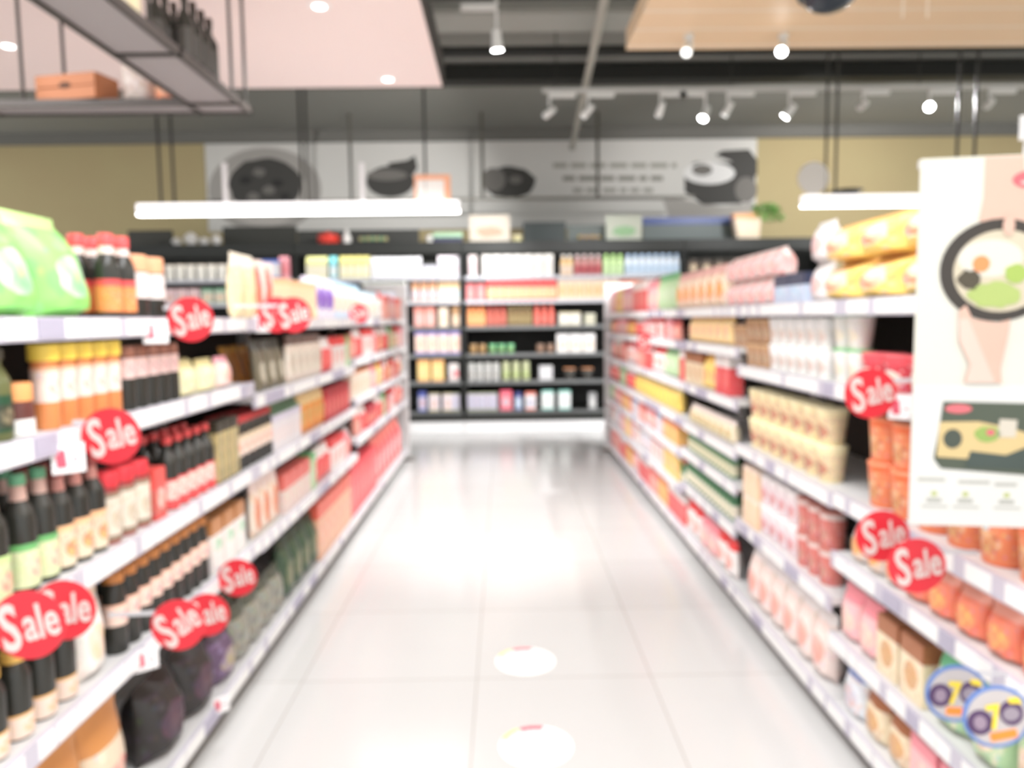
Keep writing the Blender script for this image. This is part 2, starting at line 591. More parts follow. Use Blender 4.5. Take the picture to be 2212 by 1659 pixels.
def cup(h, r, body, lid, rb=0.74):
    def f(t):
        bm = bmesh.new(); lathe(bm, [(r * rb * 0.95, 0), (r * rb, h * 0.03), (r * 0.96, h * 0.93)], 16); link('body', bm, body, t, True)
        bm = bmesh.new(); lathe(bm, [(r, h * 0.93), (r * 1.0, h * 0.97), (r * 0.94, h)], 16); link('lid', bm, lid, t, True)
    return dict(w=2 * r, d=2 * r, h=h, f=f, empty=True)


def can(h, r, body, rim=None):
    rim = rim or M((190, 190, 190), 0.25, 0.9)

    def f(t):
        bm = bmesh.new(); lathe(bm, [(r * 0.97, h * 0.03), (r, h * 0.05), (r, h * 0.95), (r * 0.97, h * 0.97)]); link('body', bm, body, t, True)
        bm = bmesh.new(); lathe(bm, [(r * 0.95, h * 0.96), (r, h * 0.97), (r, h * 0.99), (r * 0.88, h)]); link('rim', bm, rim, t, True)
    return dict(w=2 * r, d=2 * r, h=h, f=f, empty=True)


def carton(w, d, h, m):
    def f(t):
        bm = bmesh.new(); bxx(bm, -w / 2, w / 2, -d / 2, d / 2, 0, h, bev=0.0025)
        return link('x', bm, m, None)
    return dict(w=w, d=d, h=h, f=f, empty=False)


def gable(w, d, h, m, top):
    """milk or juice carton with folded gable top"""
    def f(t):
        bm = bmesh.new(); bxx(bm, -w / 2, w / 2, -d / 2, d / 2, 0, h * 0.78, bev=0.002); link('body', bm, m, t)
        bm = bmesh.new()
        z0, z1, z2 = h * 0.78, h * 0.93, h
        vs = [bm.verts.new(p) for p in ((-w / 2, -d / 2, z0), (w / 2, -d / 2, z0), (w / 2, d / 2, z0), (-w / 2, d / 2, z0), (-w / 2, 0, z1), (w / 2, 0, z1))]
        for fc in ((0, 1, 5, 4), (2, 3, 4, 5), (3, 0, 4), (1, 2, 5), (3, 2, 1, 0)):
            bm.faces.new([vs[k] for k in fc])
        bxx(bm, -w / 2, w / 2, -0.004, 0.004, z1 - 0.01, z2); link('top', bm, top, t)
    return dict(w=w, d=d, h=h, f=f, empty=True)


def pouch(w, d, h, m, lean=0.0, seed=1, puff=1.0):
    """filled film bag with crimped top and bottom"""
    def f(t):
        bm = bmesh.new()
        nx, nz = 8, 10
        rr = random.Random(seed)
        F, B = [], []
        for j in range(nz + 1):
            v = j / nz
            rf, rb = [], []
            for i in range(nx + 1):
                u = i / nx
                edge = (1 - abs(2 * u - 1) ** 3) ** 0.7
                vert = min(1, max(0, (v - 0.0) / 0.12)) ** 0.6 * min(1, max(0, (0.94 - v) / 0.35)) ** 0.6 if v < 0.94 else 0
                th = d / 2 * edge * vert * puff * (1 + rr.uniform(-0.1, 0.1)) + 0.0015
                wx = w * (1 - 0.05 * math.sin(math.pi * v))
                x = (u - 0.5) * wx
                yl = lean * v * h
                rf.append(bm.verts.new((x, -th + yl, v * h)))
                rb.append(bm.verts.new((x, th + yl, v * h)))
            F.append(rf); B.append(rb)
        for j in range(nz):
            for i in range(nx):
                bm.faces.new((F[j][i], F[j][i + 1], F[j + 1][i + 1], F[j + 1][i]))
                bm.faces.new((B[j][i + 1], B[j][i], B[j + 1][i], B[j + 1][i + 1]))
        for j in range(nz):
            bm.faces.new((F[j + 1][0], B[j + 1][0], B[j][0], F[j][0]))
            bm.faces.new((F[j][nx], B[j][nx], B[j + 1][nx], F[j + 1][nx]))
        for i in range(nx):
            bm.faces.new((F[0][i + 1], F[0][i], B[0][i], B[0][i + 1]))
            bm.faces.new((F[nz][i], F[nz][i + 1], B[nz][i + 1], B[nz][i]))
        return link('x', bm, m, None, True)
    return dict(w=w, d=d + abs(lean) * h, h=h, f=f, empty=False)


def brick(w, d, h, m):
    """soft pack lying flat (instant noodles), sealed ends at left and right"""
    def f(t):
        bm = bmesh.new()
        nx = 10
        A = []
        for i in range(nx + 1):
            u = i / nx
            k = min(1, min(u, 1 - u) / 0.12)
            k = max(0.06, k ** 0.5)
            hz = h / 2 * k
            ring = []
            for a in range(12):
                an = 2 * math.pi * a / 12 + math.pi / 12
                cx = math.copysign(abs(math.cos(an)) ** 0.5, math.cos(an)) * d / 2
                cz = math.copysign(abs(math.sin(an)) ** 0.6, math.sin(an)) * hz
                ring.append(bm.verts.new(((u - 0.5) * w, cx, h / 2 + cz)))
            A.append(ring)
        for p, qn in zip(A, A[1:]):
            for a in range(12):
                bm.faces.new((p[a], qn[a], qn[(a + 1) % 12], p[(a + 1) % 12]))
        bm.faces.new(A[0]); bm.faces.new(A[-1][::-1])
        bmesh.ops.recalc_face_normals(bm, faces=bm.faces[:])
        return link('x', bm, m, None, True)
    return dict(w=w, d=d, h=h, f=f, empty=False)


ORD = ['first', 'second', 'third', 'fourth', 'fifth', 'sixth', 'seventh', 'eighth', 'ninth', 'tenth', 'eleventh', 'twelfth', 'thirteenth',
       'fourteenth', 'fifteenth', 'sixteenth', 'seventeenth', 'eighteenth', 'nineteenth', 'twentieth', 'twenty-first', 'twenty-second',
       'twenty-third', 'twenty-fourth', 'twenty-fifth', 'twenty-sixth', 'twenty-seventh', 'twenty-eighth', 'twenty-ninth', 'thirtieth']
USED = {}
jit = random.Random(11)


def place(kind, name, cat, loc, rotz, label, group, tilt=None):
    key = (id(kind), name)
    KEEP.append(kind)
    if key in CACHE:
        r = dup(CACHE[key], None, loc, rotz)
    else:
        if kind['empty']:
            r = thing(name, loc, None, None)
            kind['f'](r)
        else:
            r = kind['f'](None)
            r.name = name
            r.data.name = name
            r.location = loc
        r.rotation_euler = (0, 0, rotz)
        CACHE[key] = r
    assert label not in USED, label
    USED[label] = 1
    r['label'] = label
    r['category'] = cat
    r['group'] = group
    if tilt is not None:
        r.rotation_euler = (tilt[0], tilt[1], rotz + tilt[2])
    return r


def bay_of(bounds, y):
    for i in range(len(bounds) - 1):
        if bounds[i] <= y < bounds[i + 1]:
            return i
    return None


SHN = ['top', 'second', 'third', 'fourth', 'fifth', 'sixth', 'bottom']


ORDC = {}
OCC = {}


def shelf_name_of(z, si):
    return 'bottom' if z < 0.2 else SHN[si]


def run(side, si, xa, xb, kind, name, cat, desc, gap=0.006, rows=1, stack=1, setback=0.02, jr=3, n=None, turn=0):
    """a run of identical packs standing side by side on shelf si, between image columns xa and xb"""
    X, sg, bounds, ZZ = (XL, -1, LB, LZ) if side == 'L' else (XR, 1, RB, RZ)
    sname = 'left' if side == 'L' else 'right'
    # depth range along the shelf
    ys = []
    for px in (xa, xb):
        z = 1.5
        for _ in range(6):
            d = ray(px, 700)
            # the image column at the height of this shelf
            p = None
            fwd = FPX * (abs(X) + setback + kind['d'] * 0.35) / abs(px - 1089)
            yy = (fwd - (1.5 - z) * math.sin(PITCH)) / math.cos(PITCH)
            b = bay_of(bounds, yy)
            b = b if b is not None else (0 if yy < 3 else len(bounds) - 2)
            zz = ZZ[b][min(si, len(ZZ[b]) - 1)] + kind['h'] / 2
            z = zz
        ys.append(yy)
    ya, yb = min(ys), max(ys)
    ya, yb = max(ya, bounds[0] + 0.01), min(yb, bounds[-1] - 0.04)
    step = kind['w'] + gap + (0.02 if turn else 0)
    cnt = n or max(1, int((yb - ya) / step + 0.35))
    step = max(step, (yb - ya) / cnt) if cnt > 1 else step
    if gap >= 0 and step > kind['w'] + gap * 3 + 0.02:
        step = kind['w'] + gap * 2
    k = 0
    order = []
    zk = ZZ[bay_of(bounds, ya) or 0]
    okey = (side, round(setback, 2), round(zk[min(si, len(zk) - 1)], 1))
    o_ = OCC.get(okey, 0)
    if ya < o_ < ya + 0.6:
        ya = o_
    cur = ya
    for i in range(cnt):
        for bd in bounds[1:-1]:
            if cur < bd - 0.002 and cur + kind['w'] > bd - 0.002:
                bi_ = bounds.index(bd)
                za_, zb_ = (ZZ[q_][min(si, len(ZZ[q_]) - 1)] for q_ in (bi_ - 1, bi_))
                if abs(za_ - zb_) > 0.001:
                    cur = bd + 0.003
                    if i > 0:
                        cur = 99
        if cur + kind['w'] > bounds[-1] - 0.03 or cur + kind['w'] * 0.4 > yb:
            break
        y = cur + kind['w'] / 2
        cur += max(step, kind['w'] + min(gap, 0.004))
        OCC[okey] = y + kind['w'] / 2 + 0.002
        b = bay_of(bounds, y)
        z = ZZ[b][min(si, len(ZZ[b]) - 1)]
        last_i = si >= len(ZZ[b]) - 1
        order.append((y, z, b))
    rows_o = []
    for i, (y, z, b) in enumerate(order):
        for rw in range(rows):
            for st in range(stack):
                xo = setback + kind['d'] / 2 + rw * (kind['d'] + 0.014)
                up = [q_ for q_ in ZZ[b] if q_ > z + 0.01]
                if up and (st + 1) * kind['h'] > min(up) - 0.029 - z:
                    continue
                if xo + kind['d'] / 2 > DEP - 0.045:
                    continue
                pre = ''
                if stack == 2:
                    pre = 'lower ' if st == 0 else 'upper '
                elif stack > 2:
                    pre = ['lowest ', 'middle ', 'topmost ', 'crowning '][st]
                if rw:
                    pre += 'rear-row '
                shelf_name = 'bottom' if z < 0.2 else SHN[si]
                ok = (desc, sname, shelf_name_of(z, si), rw, st)
                i = ORDC.get(ok, 0)
                ORDC[ok] = i + 1
                lab = f'{pre}{desc}, {ORD[i]} from the front, {sname} {shelf_name} shelf'
                g = f'{desc}s on the {sname} {shelf_name} shelf'
                a = R(jit.uniform(-jr, jr)) if rows == 1 and stack == 1 and kind['d'] < 0.12 else 0
                rot = (R(90 - turn) if side == 'L' else R(-90 + turn)) + a * 0.5
                place(kind, name, cat, (X + sg * xo, y, z + 0.001 + st * (kind['h'] + 0.001)), rot, lab, g)


MIXP = [('red and white', (236, 90, 92), (240, 232, 228), (246, 150, 140), (226, 70, 80)), ('pink and cream', (246, 190, 190), (244, 150, 160), (246, 230, 210), (248, 170, 170)),
        ('orange and yellow', (246, 190, 110), (240, 140, 80), (250, 226, 130), (244, 150, 90)), ('green and white', (190, 220, 170), (110, 186, 120), (240, 240, 230), (150, 200, 130)),
        ('cream and brown', (240, 222, 190), (170, 110, 76), (226, 176, 120), (206, 160, 120)), ('crimson and peach', (214, 70, 80), (186, 44, 58), (246, 196, 160), (236, 110, 100)),
        ('white and blue', (232, 236, 242), (110, 140, 206), (190, 210, 236), (240, 190, 170)), ('golden yellow', (248, 214, 120), (244, 190, 80), (240, 120, 90), (250, 232, 160)),
        ('salmon', (246, 166, 150), (240, 120, 110), (250, 226, 214), (240, 140, 130)), ('white and scarlet', (242, 236, 232), (236, 70, 70), (240, 130, 110), (244, 220, 214))]
MIXK = {}
mrand = random.Random(77)


def mix(side, si, xa, xb, h, pal, w=0.13, cat_='snack'):
    """short runs of differing packs between two image columns"""
    X = abs(XL if side == 'L' else XR) + 0.03
    fa, fb = sorted(FPX * X / abs(x - 1089) for x in (xa, xb))
    f = fa
    pv = -1
    while f < fb - w * 0.7:
        kk = mrand.choice([q for q in pal if q != pv])
        pv = kk
        nm, a, b_, c, d = MIXP[kk]
        shape = 'pouch' if (kk + si) % 2 else 'box'
        hh = round(h * (1 - 0.06 * (kk % 3)), 3)
        key = (kk, shape, hh, w)
        if key not in MIXK:
            m = P(a, b_, c, d, top=0.7 + 0.04 * (kk % 4), bot=0.0, cz=0.4, rx=0.3 + 0.05 * (kk % 2))
            MIXK[key] = pouch(w, 0.07, hh, m, seed=kk) if shape == 'pouch' else carton(w * 0.92, 0.08, hh, m)
        n_ = mrand.choice((1, 2, 2, 3))
        fe = min(f + n_ * (w + 0.006), fb)
        n_ = max(1, int((fe - f) / (w + 0.004)))
        sgn_ = -1 if side == 'L' else 1
        run(side, si, 1089 + sgn_ * FPX * X / f, 1089 + sgn_ * FPX * X / fe, MIXK[key], f'{cat_}_{shape}', shape, f'{nm} {cat_} {shape}', n=n_)
        f = fe


# colours
red, dred, pink, lpink = (232, 84, 84), (176, 44, 52), (246, 150, 156), (248, 206, 204)
white, cream, peach, orange, dorange = (240, 238, 236), (240, 228, 200), (244, 196, 158), (244, 150, 84), (214, 100, 44)
yellow, lyel, green, lgreen, dgreen = (246, 208, 90), (246, 232, 150), (90, 190, 110), (196, 226, 150), (34, 74, 50)
blk, brown, tan, blue, lblue, lilac, gray = (44, 43, 38), (112, 70, 40), (190, 150, 106), (80, 84, 176), (160, 200, 232), (196, 186, 214), (176, 176, 172)
mblk = M((46, 46, 41), 0.25)
mdbr = M((64, 42, 30), 0.25)

# ---- left side, top shelf
k = pouch(0.22, 0.17, 0.27, P((150, 226, 120), (196, 238, 150), (236, 250, 226), (110, 214, 120), top=0.86, bot=0.0, cz=0.4, rx=0.25, rz=0.2, scale=3), lean=0.18, seed=4)
run('L', 0, -60, 195, k, 'detergent_refill_bag', 'bag', 'large bright green refill bag', gap=0.0, n=2, setback=0.02)
k = bottle(0.235, 0.034, mblk, M(red, 0.4), P(orange, red, (250, 190, 120), (236, 110, 80), top=0.8, bot=0.0), M((232, 214, 206), 0.5), capf=0.14, lab=(0.08, 0.46), sh=0.6, nr=0.5)
run('L', 0, 186, 290, k, 'sauce_bottle', 'bottle', 'dark sauce bottle with red cap', rows=2)
k = jar(0.19, 0.04, mblk, M((240, 170, 128), 0.5), M((232, 222, 218), 0.5), capf=0.26, lab=(0.32, 0.72))
run('L', 0, 292, 362, k, 'sauce_jar', 'jar', 'dark jar with pale orange lid', rows=1)
k = pouch(0.13, 0.06, 0.27, P((238, 216, 170), (244, 232, 210), (240, 200, 130), cream, top=0.8, bot=0))
run('L', 0, 508, 545, k, 'food_pouch', 'pouch', 'tall cream stand-up pouch', n=2)
k = pouch(0.12, 0.05, 0.265, P((244, 224, 214), (240, 216, 204), (250, 120, 90), (240, 90, 90), top=0.9, bot=0, cx=0.6, rx=0.18, rz=0.5))
run('L', 0, 545, 590, k, 'food_pouch', 'pouch', 'white pouch with red stripe', turn=28, setback=0.05)
k = carton(0.15, 0.09, 0.2, P((248, 216, 176), (248, 196, 150), peach, cream, top=0.86, bot=0.1))
run('L', 0, 590, 665, k, 'food_carton', 'carton', 'pale orange food carton', turn=28, setback=0.05)
k = pouch(0.15, 0.06, 0.25, P((236, 230, 238), (226, 222, 244), (124, 84, 180), (150, 110, 200), top=0.9, bot=0, cz=0.5, rx=0.34, rz=0.26))
run('L', 0, 665, 712, k, 'food_pouch', 'pouch', 'white pouch with purple flower', turn=28, setback=0.05)
k = pouch(0.15, 0.06, 0.25, P((206, 224, 240), (176, 210, 232), (248, 214, 160), (240, 236, 240), top=0.86, bot=0))
run('L', 0, 712, 770, k, 'food_pouch', 'pouch', 'light blue snack pouch', turn=28, setback=0.05)
k = pouch(0.14, 0.06, 0.22, P((240, 238, 232), (196, 220, 232), (250, 232, 200), white, top=0.86, bot=0))
run('L', 0, 770, 812, k, 'food_pouch', 'pouch', 'white snack pouch', turn=28, setback=0.05)

# ---- left second shelf
k = bottle(0.2, 0.036, M((96, 100, 60), 0.3), M((70, 70, 60), 0.4), P((60, 66, 50), dgreen, (150, 140, 110), blk), nr=0.55)
run('L', 1, -80, 14, k, 'sauce_bottle', 'bottle', 'olive green sauce bottle')
k = jar(0.12, 0.035, M((104, 60, 54), 0.3), M((240, 160, 96), 0.5), M((238, 236, 232), 0.5), capf=0.42, lab=(0.02, 0.32))
run('L', 1, 14, 90, k, 'sauce_jar', 'jar', 'small jar with orange lid', n=2)
k = bottle(0.205, 0.03, M((222, 140, 84), 0.3), M((240, 208, 84), 0.4), P((240, 216, 204), (238, 190, 160), (226, 150, 120), (244, 230, 224), top=0.9, bot=0.0, scale=3), capf=0.2, lab=(0.32, 0.72), sh=0.7, nr=0.9)
run('L', 1, 96, 264, k, 'sauce_bottle', 'bottle', 'orange sauce bottle with yellow cap', rows=1)
k = jar(0.185, 0.032, mblk, M((150, 96, 76), 0.4), P((222, 190, 184), (200, 150, 140), (240, 226, 222), (190, 110, 110), top=0.95, bot=0), capf=0.16, lab=(0.5, 0.82))
run('L', 1, 268, 386, k, 'sauce_jar', 'jar', 'black jar with pinkish label', rows=1)
k = pouch(0.14, 0.07, 0.12, P((240, 232, 190), (222, 208, 150), (246, 230, 220), lyel, top=0.8, bot=0))
run('L', 1, 386, 470, k, 'seasoning_bag', 'bag', 'pale yellow seasoning bag', rows=2)
k = pouch(0.13, 0.07, 0.12, P((246, 214, 206), (244, 170, 180), (250, 150, 170), (250, 226, 190), top=0.8, bot=0))
run('L', 1, 470, 556, k, 'seasoning_bag', 'bag', 'pink seasoning bag', rows=1)
k = pouch(0.12, 0.04, 0.2, P((214, 140, 60), (222, 160, 70), (190, 110, 60), (210, 160, 120), top=0.85, bot=0), lean=0.25)
run('L', 1, 505, 560, k, 'spice_pouch', 'pouch', 'golden brown leaning pouch', setback=0.16, gap=0.01)
k = pouch(0.12, 0.05, 0.23, P((112, 104, 84), (70, 66, 54), (230, 226, 208), (150, 140, 120), top=0.8, bot=0, cz=0.35), lean=0.1)
run('L', 1, 560, 622, k, 'spice_pouch', 'pouch', 'dark olive spice pouch')
k = pouch(0.13, 0.05, 0.24, P((226, 214, 200), (96, 70, 60), (200, 216, 196), (190, 150, 140), top=0.8, bot=0))
run('L', 1, 622, 690, k, 'spice_pouch', 'pouch', 'beige spice pouch with dark top')

# ---- left third shelf
k = bottle(0.27, 0.034, mblk, M(red, 0.4), P((196, 206, 160), lgreen, (226, 110, 100), (236, 226, 190), top=0.85, bot=0.0), M((206, 170, 158), 0.5), capf=0.08, lab=(0.05, 0.42))
run('L', 2, -30, 30, k, 'soy_sauce_bottle', 'bottle', 'black soy sauce bottle with red cap', n=2, rows=2)
k = bottle(0.27, 0.034, mblk, M((104, 170, 130), 0.4), P((214, 222, 176), (110, 180, 110), (236, 150, 130), (240, 236, 206), top=0.85, bot=0.0), M((206, 170, 158), 0.5), capf=0.09, lab=(0.05, 0.42))
run('L', 2, 36, 118, k, 'soy_sauce_bottle', 'bottle', 'black soy sauce bottle with green cap', rows=2)
k = bottle(0.255, 0.034, mblk, M((150, 70, 66), 0.4), P((230, 214, 186), (250, 196, 150), (250, 214, 130), (210, 90, 100), top=0.85, bot=0.0), M((190, 130, 120), 0.5), capf=0.09, lab=(0.05, 0.45))
run('L', 2, 120, 216, k, 'soy_sauce_bottle', 'bottle', 'black bottle with maroon cap', rows=2)
k = jar(0.2, 0.038, M((160, 60, 60), 0.3), M((226, 56, 66), 0.35), P((226, 216, 200), (150, 130, 110), (214, 206, 190), (196, 176, 150), top=0.9, bot=0.12), capf=0.2, lab=(0.05, 0.72))
run('L', 2, 220, 318, k, 'chili_paste_jar', 'jar', 'red lidded jar with cream label', rows=1)
k = carton(0.075, 0.06, 0.16, P((206, 100, 92), (226, 90, 84), (240, 214, 206), (240, 140, 120), top=0.6, bot=0.1))
run('L', 2, 318, 360, k, 'sauce_box', 'box', 'small red sauce box')
k = bottle(0.24, 0.032, mblk, M((214, 74, 74), 0.4), P((240, 206, 196), red, (244, 236, 230), (226, 110, 96), top=0.92, bot=0.3), capf=0.11, lab=(0.02, 0.42))
run('L', 2, 360, 460, k, 'sauce_bottle', 'bottle', 'black bottle with crimson cap', rows=2)
k = carton(0.07, 0.06, 0.235, P((196, 176, 124), (60, 56, 44), (200, 184, 134), (92, 84, 62), top=0.82, bot=0.03, rx=0.2, rz=0.5))
run('L', 2, 460, 500, k, 'gift_box', 'box', 'tall black and gold box', n=3)
k = bottle(0.22, 0.035, mblk, M((190, 60, 60), 0.4), P((236, 214, 200), (222, 200, 170), (240, 160, 146), (232, 190, 170), top=0.75, bot=0.0), lab=(0.28, 0.66), sh=0.72, nr=0.7)
run('L', 2, 500, 576, k, 'sauce_bottle', 'bottle', 'squat black bottle with pale label', rows=2)
k = gable(0.085, 0.08, 0.22, P((228, 222, 224), (214, 208, 222), (230, 190, 184), white, top=0.8, bot=0), M((96, 126, 96), 0.5))
run('L', 2, 580, 640, k, 'sauce_carton', 'carton', 'white carton with green top')
k = pouch(0.13, 0.05, 0.22, P((230, 140, 60), (226, 196, 140), (246, 170, 100), (150, 160, 100), top=0.72, bot=0.0))
run('L', 2, 640, 694, k, 'curry_pouch', 'pouch', 'orange curry pouch with cream top')
k = carton(0.11, 0.07, 0.2, P((206, 60, 62), (170, 36, 44), (236, 130, 120), (226, 90, 84), top=0.75, bot=0.12))
run('L', 2, 694, 745, k, 'curry_box', 'box', 'bright red curry box', stack=1)
k = carton(0.09, 0.07, 0.19, P((244, 226, 208), (240, 150, 90), (230, 190, 160), cream, top=0.9, bot=0.0))
run('L', 2, 745, 792, k, 'curry_box', 'box', 'cream curry box with orange edge')

# ---- left fourth shelf
k = bottle(0.2, 0.034, mblk, M((226, 180, 90), 0.4), P((240, 216, 200), (244, 190, 120), (248, 172, 90), (244, 226, 216), top=0.9, bot=0.0), capf=0.12, lab=(0.03, 0.3), sh=0.7, nr=0.6)
run('L', 3, -40, 164, k, 'oyster_sauce_bottle', 'bottle', 'black bottle with gold cap', rows=2)
k = pouch(0.115, 0.07, 0.225, P((240, 234, 226), (236, 214, 190), (238, 206, 160), (244, 220, 212), top=0.92, bot=0.0))
run('L', 3, 164, 236, k, 'flour_bag', 'bag', 'tall cream and white bag')
k = bottle(0.23, 0.033, mblk, M((200, 130, 70), 0.4), P((240, 206, 190), (244, 190, 160), (210, 70, 70), (248, 230, 222), top=0.9, bot=0.0), capf=0.12, lab=(0.36, 0.62), sh=0.68, nr=0.7)
run('L', 3, 240, 440, k, 'fish_sauce_bottle', 'bottle', 'black bottle with amber cap', rows=2)
k = carton(0.1, 0.08, 0.2, P((240, 236, 230), (190, 130, 80), (110, 200, 130), white, top=0.7, bot=0.0, cz=0.5, rz=0.12, rx=0.4))
run('L', 3, 442, 540, k, 'tea_box', 'box', 'white box with brown top', rows=1)
k = pouch(0.12, 0.05, 0.25, P((232, 216, 200), (236, 214, 206), (206, 90, 70), (226, 160, 120), top=0.8, bot=0.0, cx=0.4, rz=0.3, rx=0.25))
run('L', 3, 540, 598, k, 'snack_pouch', 'pouch', 'cream pouch with rust patch', n=5)
k = carton(0.12, 0.08, 0.19, P((232, 206, 198), (226, 110, 100), (240, 180, 170), (214, 226, 206), top=0.6, bot=0.0))
run('L', 3, 600, 652, k, 'snack_box', 'box', 'pale pink box with red band', n=5)

# ---- left bottom shelf
k = pouch(0.2, 0.1, 0.33, P((226, 206, 180), (206, 140, 80), (240, 110, 100), (240, 226, 206), top=0.72, bot=0.06, cz=0.45, rz=0.1, rx=0.4, scale=4))
run('L', 4, 70, 300, k, 'rice_flour_bag', 'bag', 'brown topped flour bag', gap=0.0)
k = pouch(0.24, 0.16, 0.25, P((48, 44, 42), (40, 36, 34), (96, 60, 70), (70, 56, 72), top=0.85, bot=0.0, scale=4), seed=6)
run('L', 4, 300, 440, k, 'bean_bag', 'bag', 'large black plastic bag', gap=0.0)
k = pouch(0.2, 0.12, 0.19, P((104, 82, 108), (76, 60, 76), (190, 178, 90), (150, 130, 170), top=0.85, bot=0.0, scale=4), seed=9)
run('L', 4, 412, 470, k, 'bean_bag', 'bag', 'dull purple plastic bag', gap=0.0, n=1)
k = pouch(0.16, 0.1, 0.22, P((150, 148, 136), (84, 88, 76), (190, 188, 178), (110, 112, 100), top=0.8, bot=0.0, scale=4), seed=12)
run('L', 4, 476, 600, k, 'dried_goods_bag', 'bag', 'grey green dried goods bag', gap=0.0, rows=2)
k = pouch(0.16, 0.1, 0.3, P((66, 86, 66), (48, 66, 48), (150, 140, 110), (90, 110, 80), top=0.85, bot=0.0, scale=4), seed=13)
run('L', 4, 600, 668, k, 'dried_goods_bag', 'bag', 'dark green dried goods bag', gap=0.0)
k = carton(0.14, 0.1, 0.33, P((240, 186, 150), (236, 110, 90), (246, 140, 90), (240, 206, 190), top=0.72, bot=0.0))
run('L', 4, 668, 742, k, 'biscuit_box', 'box', 'orange and red biscuit box')
k = carton(0.12, 0.1, 0.35, P((240, 96, 100), (236, 74, 84), (250, 150, 150), (244, 110, 110), top=0.8, bot=0.0))
run('L', 4, 742, 800, k, 'biscuit_box', 'box', 'tall bright red box')
k = pouch(0.22, 0.12, 0.38, P((246, 110, 110), (240, 130, 120), (240, 226, 226), (240, 96, 100), top=0.8, bot=0.0))
run('L', 4, 800, 858, k, 'snack_sack', 'bag', 'big red snack sack')
k = pouch(0.2, 0.1, 0.36, P((206, 226, 130), (226, 226, 170), (240, 240, 206), lgreen, top=0.8, bot=0.0))
run('L', 4, 862, 874, k, 'snack_sack', 'bag', 'lime green snack sack')

# ---- right top shelf
k = brick(0.27, 0.2, 0.088, P((250, 214, 110), (250, 190, 96), (250, 232, 206), (250, 160, 110), top=0.93, bot=0.02, cz=0.5, rz=0.4, rx=0.25, scale=3))
k = pouch(0.26, 0.15, 0.135, P((250, 214, 120), (250, 190, 110), (250, 236, 216), (250, 170, 120), top=0.9, bot=0.02, cz=0.5, rz=0.3, rx=0.3, scale=3), puff=1.35)
run('R', 0, 1822, 2260, k, 'noodle_multipack', 'pack', 'yellow noodle multipack', stack=2, gap=0.0)
k = pouch(0.15, 0.1, 0.15, P((236, 228, 226), (226, 222, 220), (240, 180, 170), (206, 200, 204), top=0.8, bot=0.0))
run('R', 0, 1766, 1834, k, 'noodle_cup_sleeve', 'pack', 'pale grey noodle sleeve', stack=2, gap=0.0)
k = carton(0.16, 0.12, 0.12, P((196, 206, 226), (60, 66, 90), (230, 232, 238), lblue, top=0.6, bot=0.0))
run('R', 0, 1712, 1766, k, 'noodle_box', 'box', 'navy and white box', n=2, stack=1)
k = pouch(0.15, 0.12, 0.125, P((240, 226, 220), (238, 210, 204), (236, 140, 130), (226, 206, 206), top=0.9, bot=0.0, cx=0.8, rx=0.2, rz=0.5))
run('R', 0, 1590, 1708, k, 'noodle_cup_sleeve', 'pack', 'pinkish white noodle sleeve', stack=2, gap=0.0)
k = pouch(0.18, 0.08, 0.235, P((246, 224, 196), (244, 190, 180), (248, 208, 110), (236, 96, 84), top=0.8, bot=0.0))
run('R', 0, 1478, 1588, k, 'noodle_pack', 'pack', 'red and yellow noodle pack')

# ---- right second shelf
k = cup(0.115, 0.07, P((214, 70, 80), (236, 90, 100), (244, 226, 206), (250, 236, 230), top=0.8, bot=0.0), M((244, 110, 116), 0.5), 0.85)
run('R', 1, 1892, 2300, k, 'noodle_bowl', 'bowl', 'white noodle bowl with red lid', stack=1)
k = cup(0.12, 0.048, P((232, 230, 224), white, (222, 214, 204), cream, top=0.9, bot=0.0), M((120, 186, 126), 0.5))
run('R', 1, 1800, 1882, k, 'noodle_cup', 'cup', 'white noodle cup with green lid', stack=2)
k = cup(0.115, 0.047, P((236, 232, 228), (240, 238, 236), (236, 190, 170), (200, 206, 200), top=0.7, bot=0.0, scale=8, spk=0.4), M((240, 238, 234), 0.5))
run('R', 1, 1672, 1798, k, 'noodle_cup', 'cup', 'white noodle cup with white lid', stack=2)
k = cup(0.115, 0.047, P((186, 146, 110), (206, 170, 130), (150, 110, 84), (214, 190, 160), top=0.9, bot=0.0), M((150, 110, 80), 0.5))
run('R', 1, 1592, 1670, k, 'noodle_cup', 'cup', 'tan brown noodle cup', stack=2)
k = pouch(0.14, 0.07, 0.17, P((248, 214, 150), (244, 190, 90), (240, 140, 110), (250, 226, 190), top=0.8, bot=0.0))
run('R', 1, 1474, 1588, k, 'soup_pack', 'pack', 'golden yellow soup pack')

# ---- right third shelf
k = cup(0.145, 0.066, P((240, 140, 96), (240, 120, 74), (196, 92, 60), (248, 196, 140), top=0.85, bot=0.05, scale=6, spk=0.35), M((244, 150, 110), 0.5), 0.82)
run('R', 2, 1812, 2300, k, 'noodle_bowl', 'bowl', 'bright orange noodle bowl', stack=2, gap=0.01)
k = cup(0.14, 0.06, P((240, 214, 170), (248, 232, 186), (230, 130, 100), (170, 150, 120), top=0.84, bot=0.05, scale=8, spk=0.5), M((250, 238, 196), 0.5), 0.72)
run('R', 2, 1594, 1802, k, 'noodle_bowl', 'bowl', 'cream noodle bowl with orange print', stack=2)

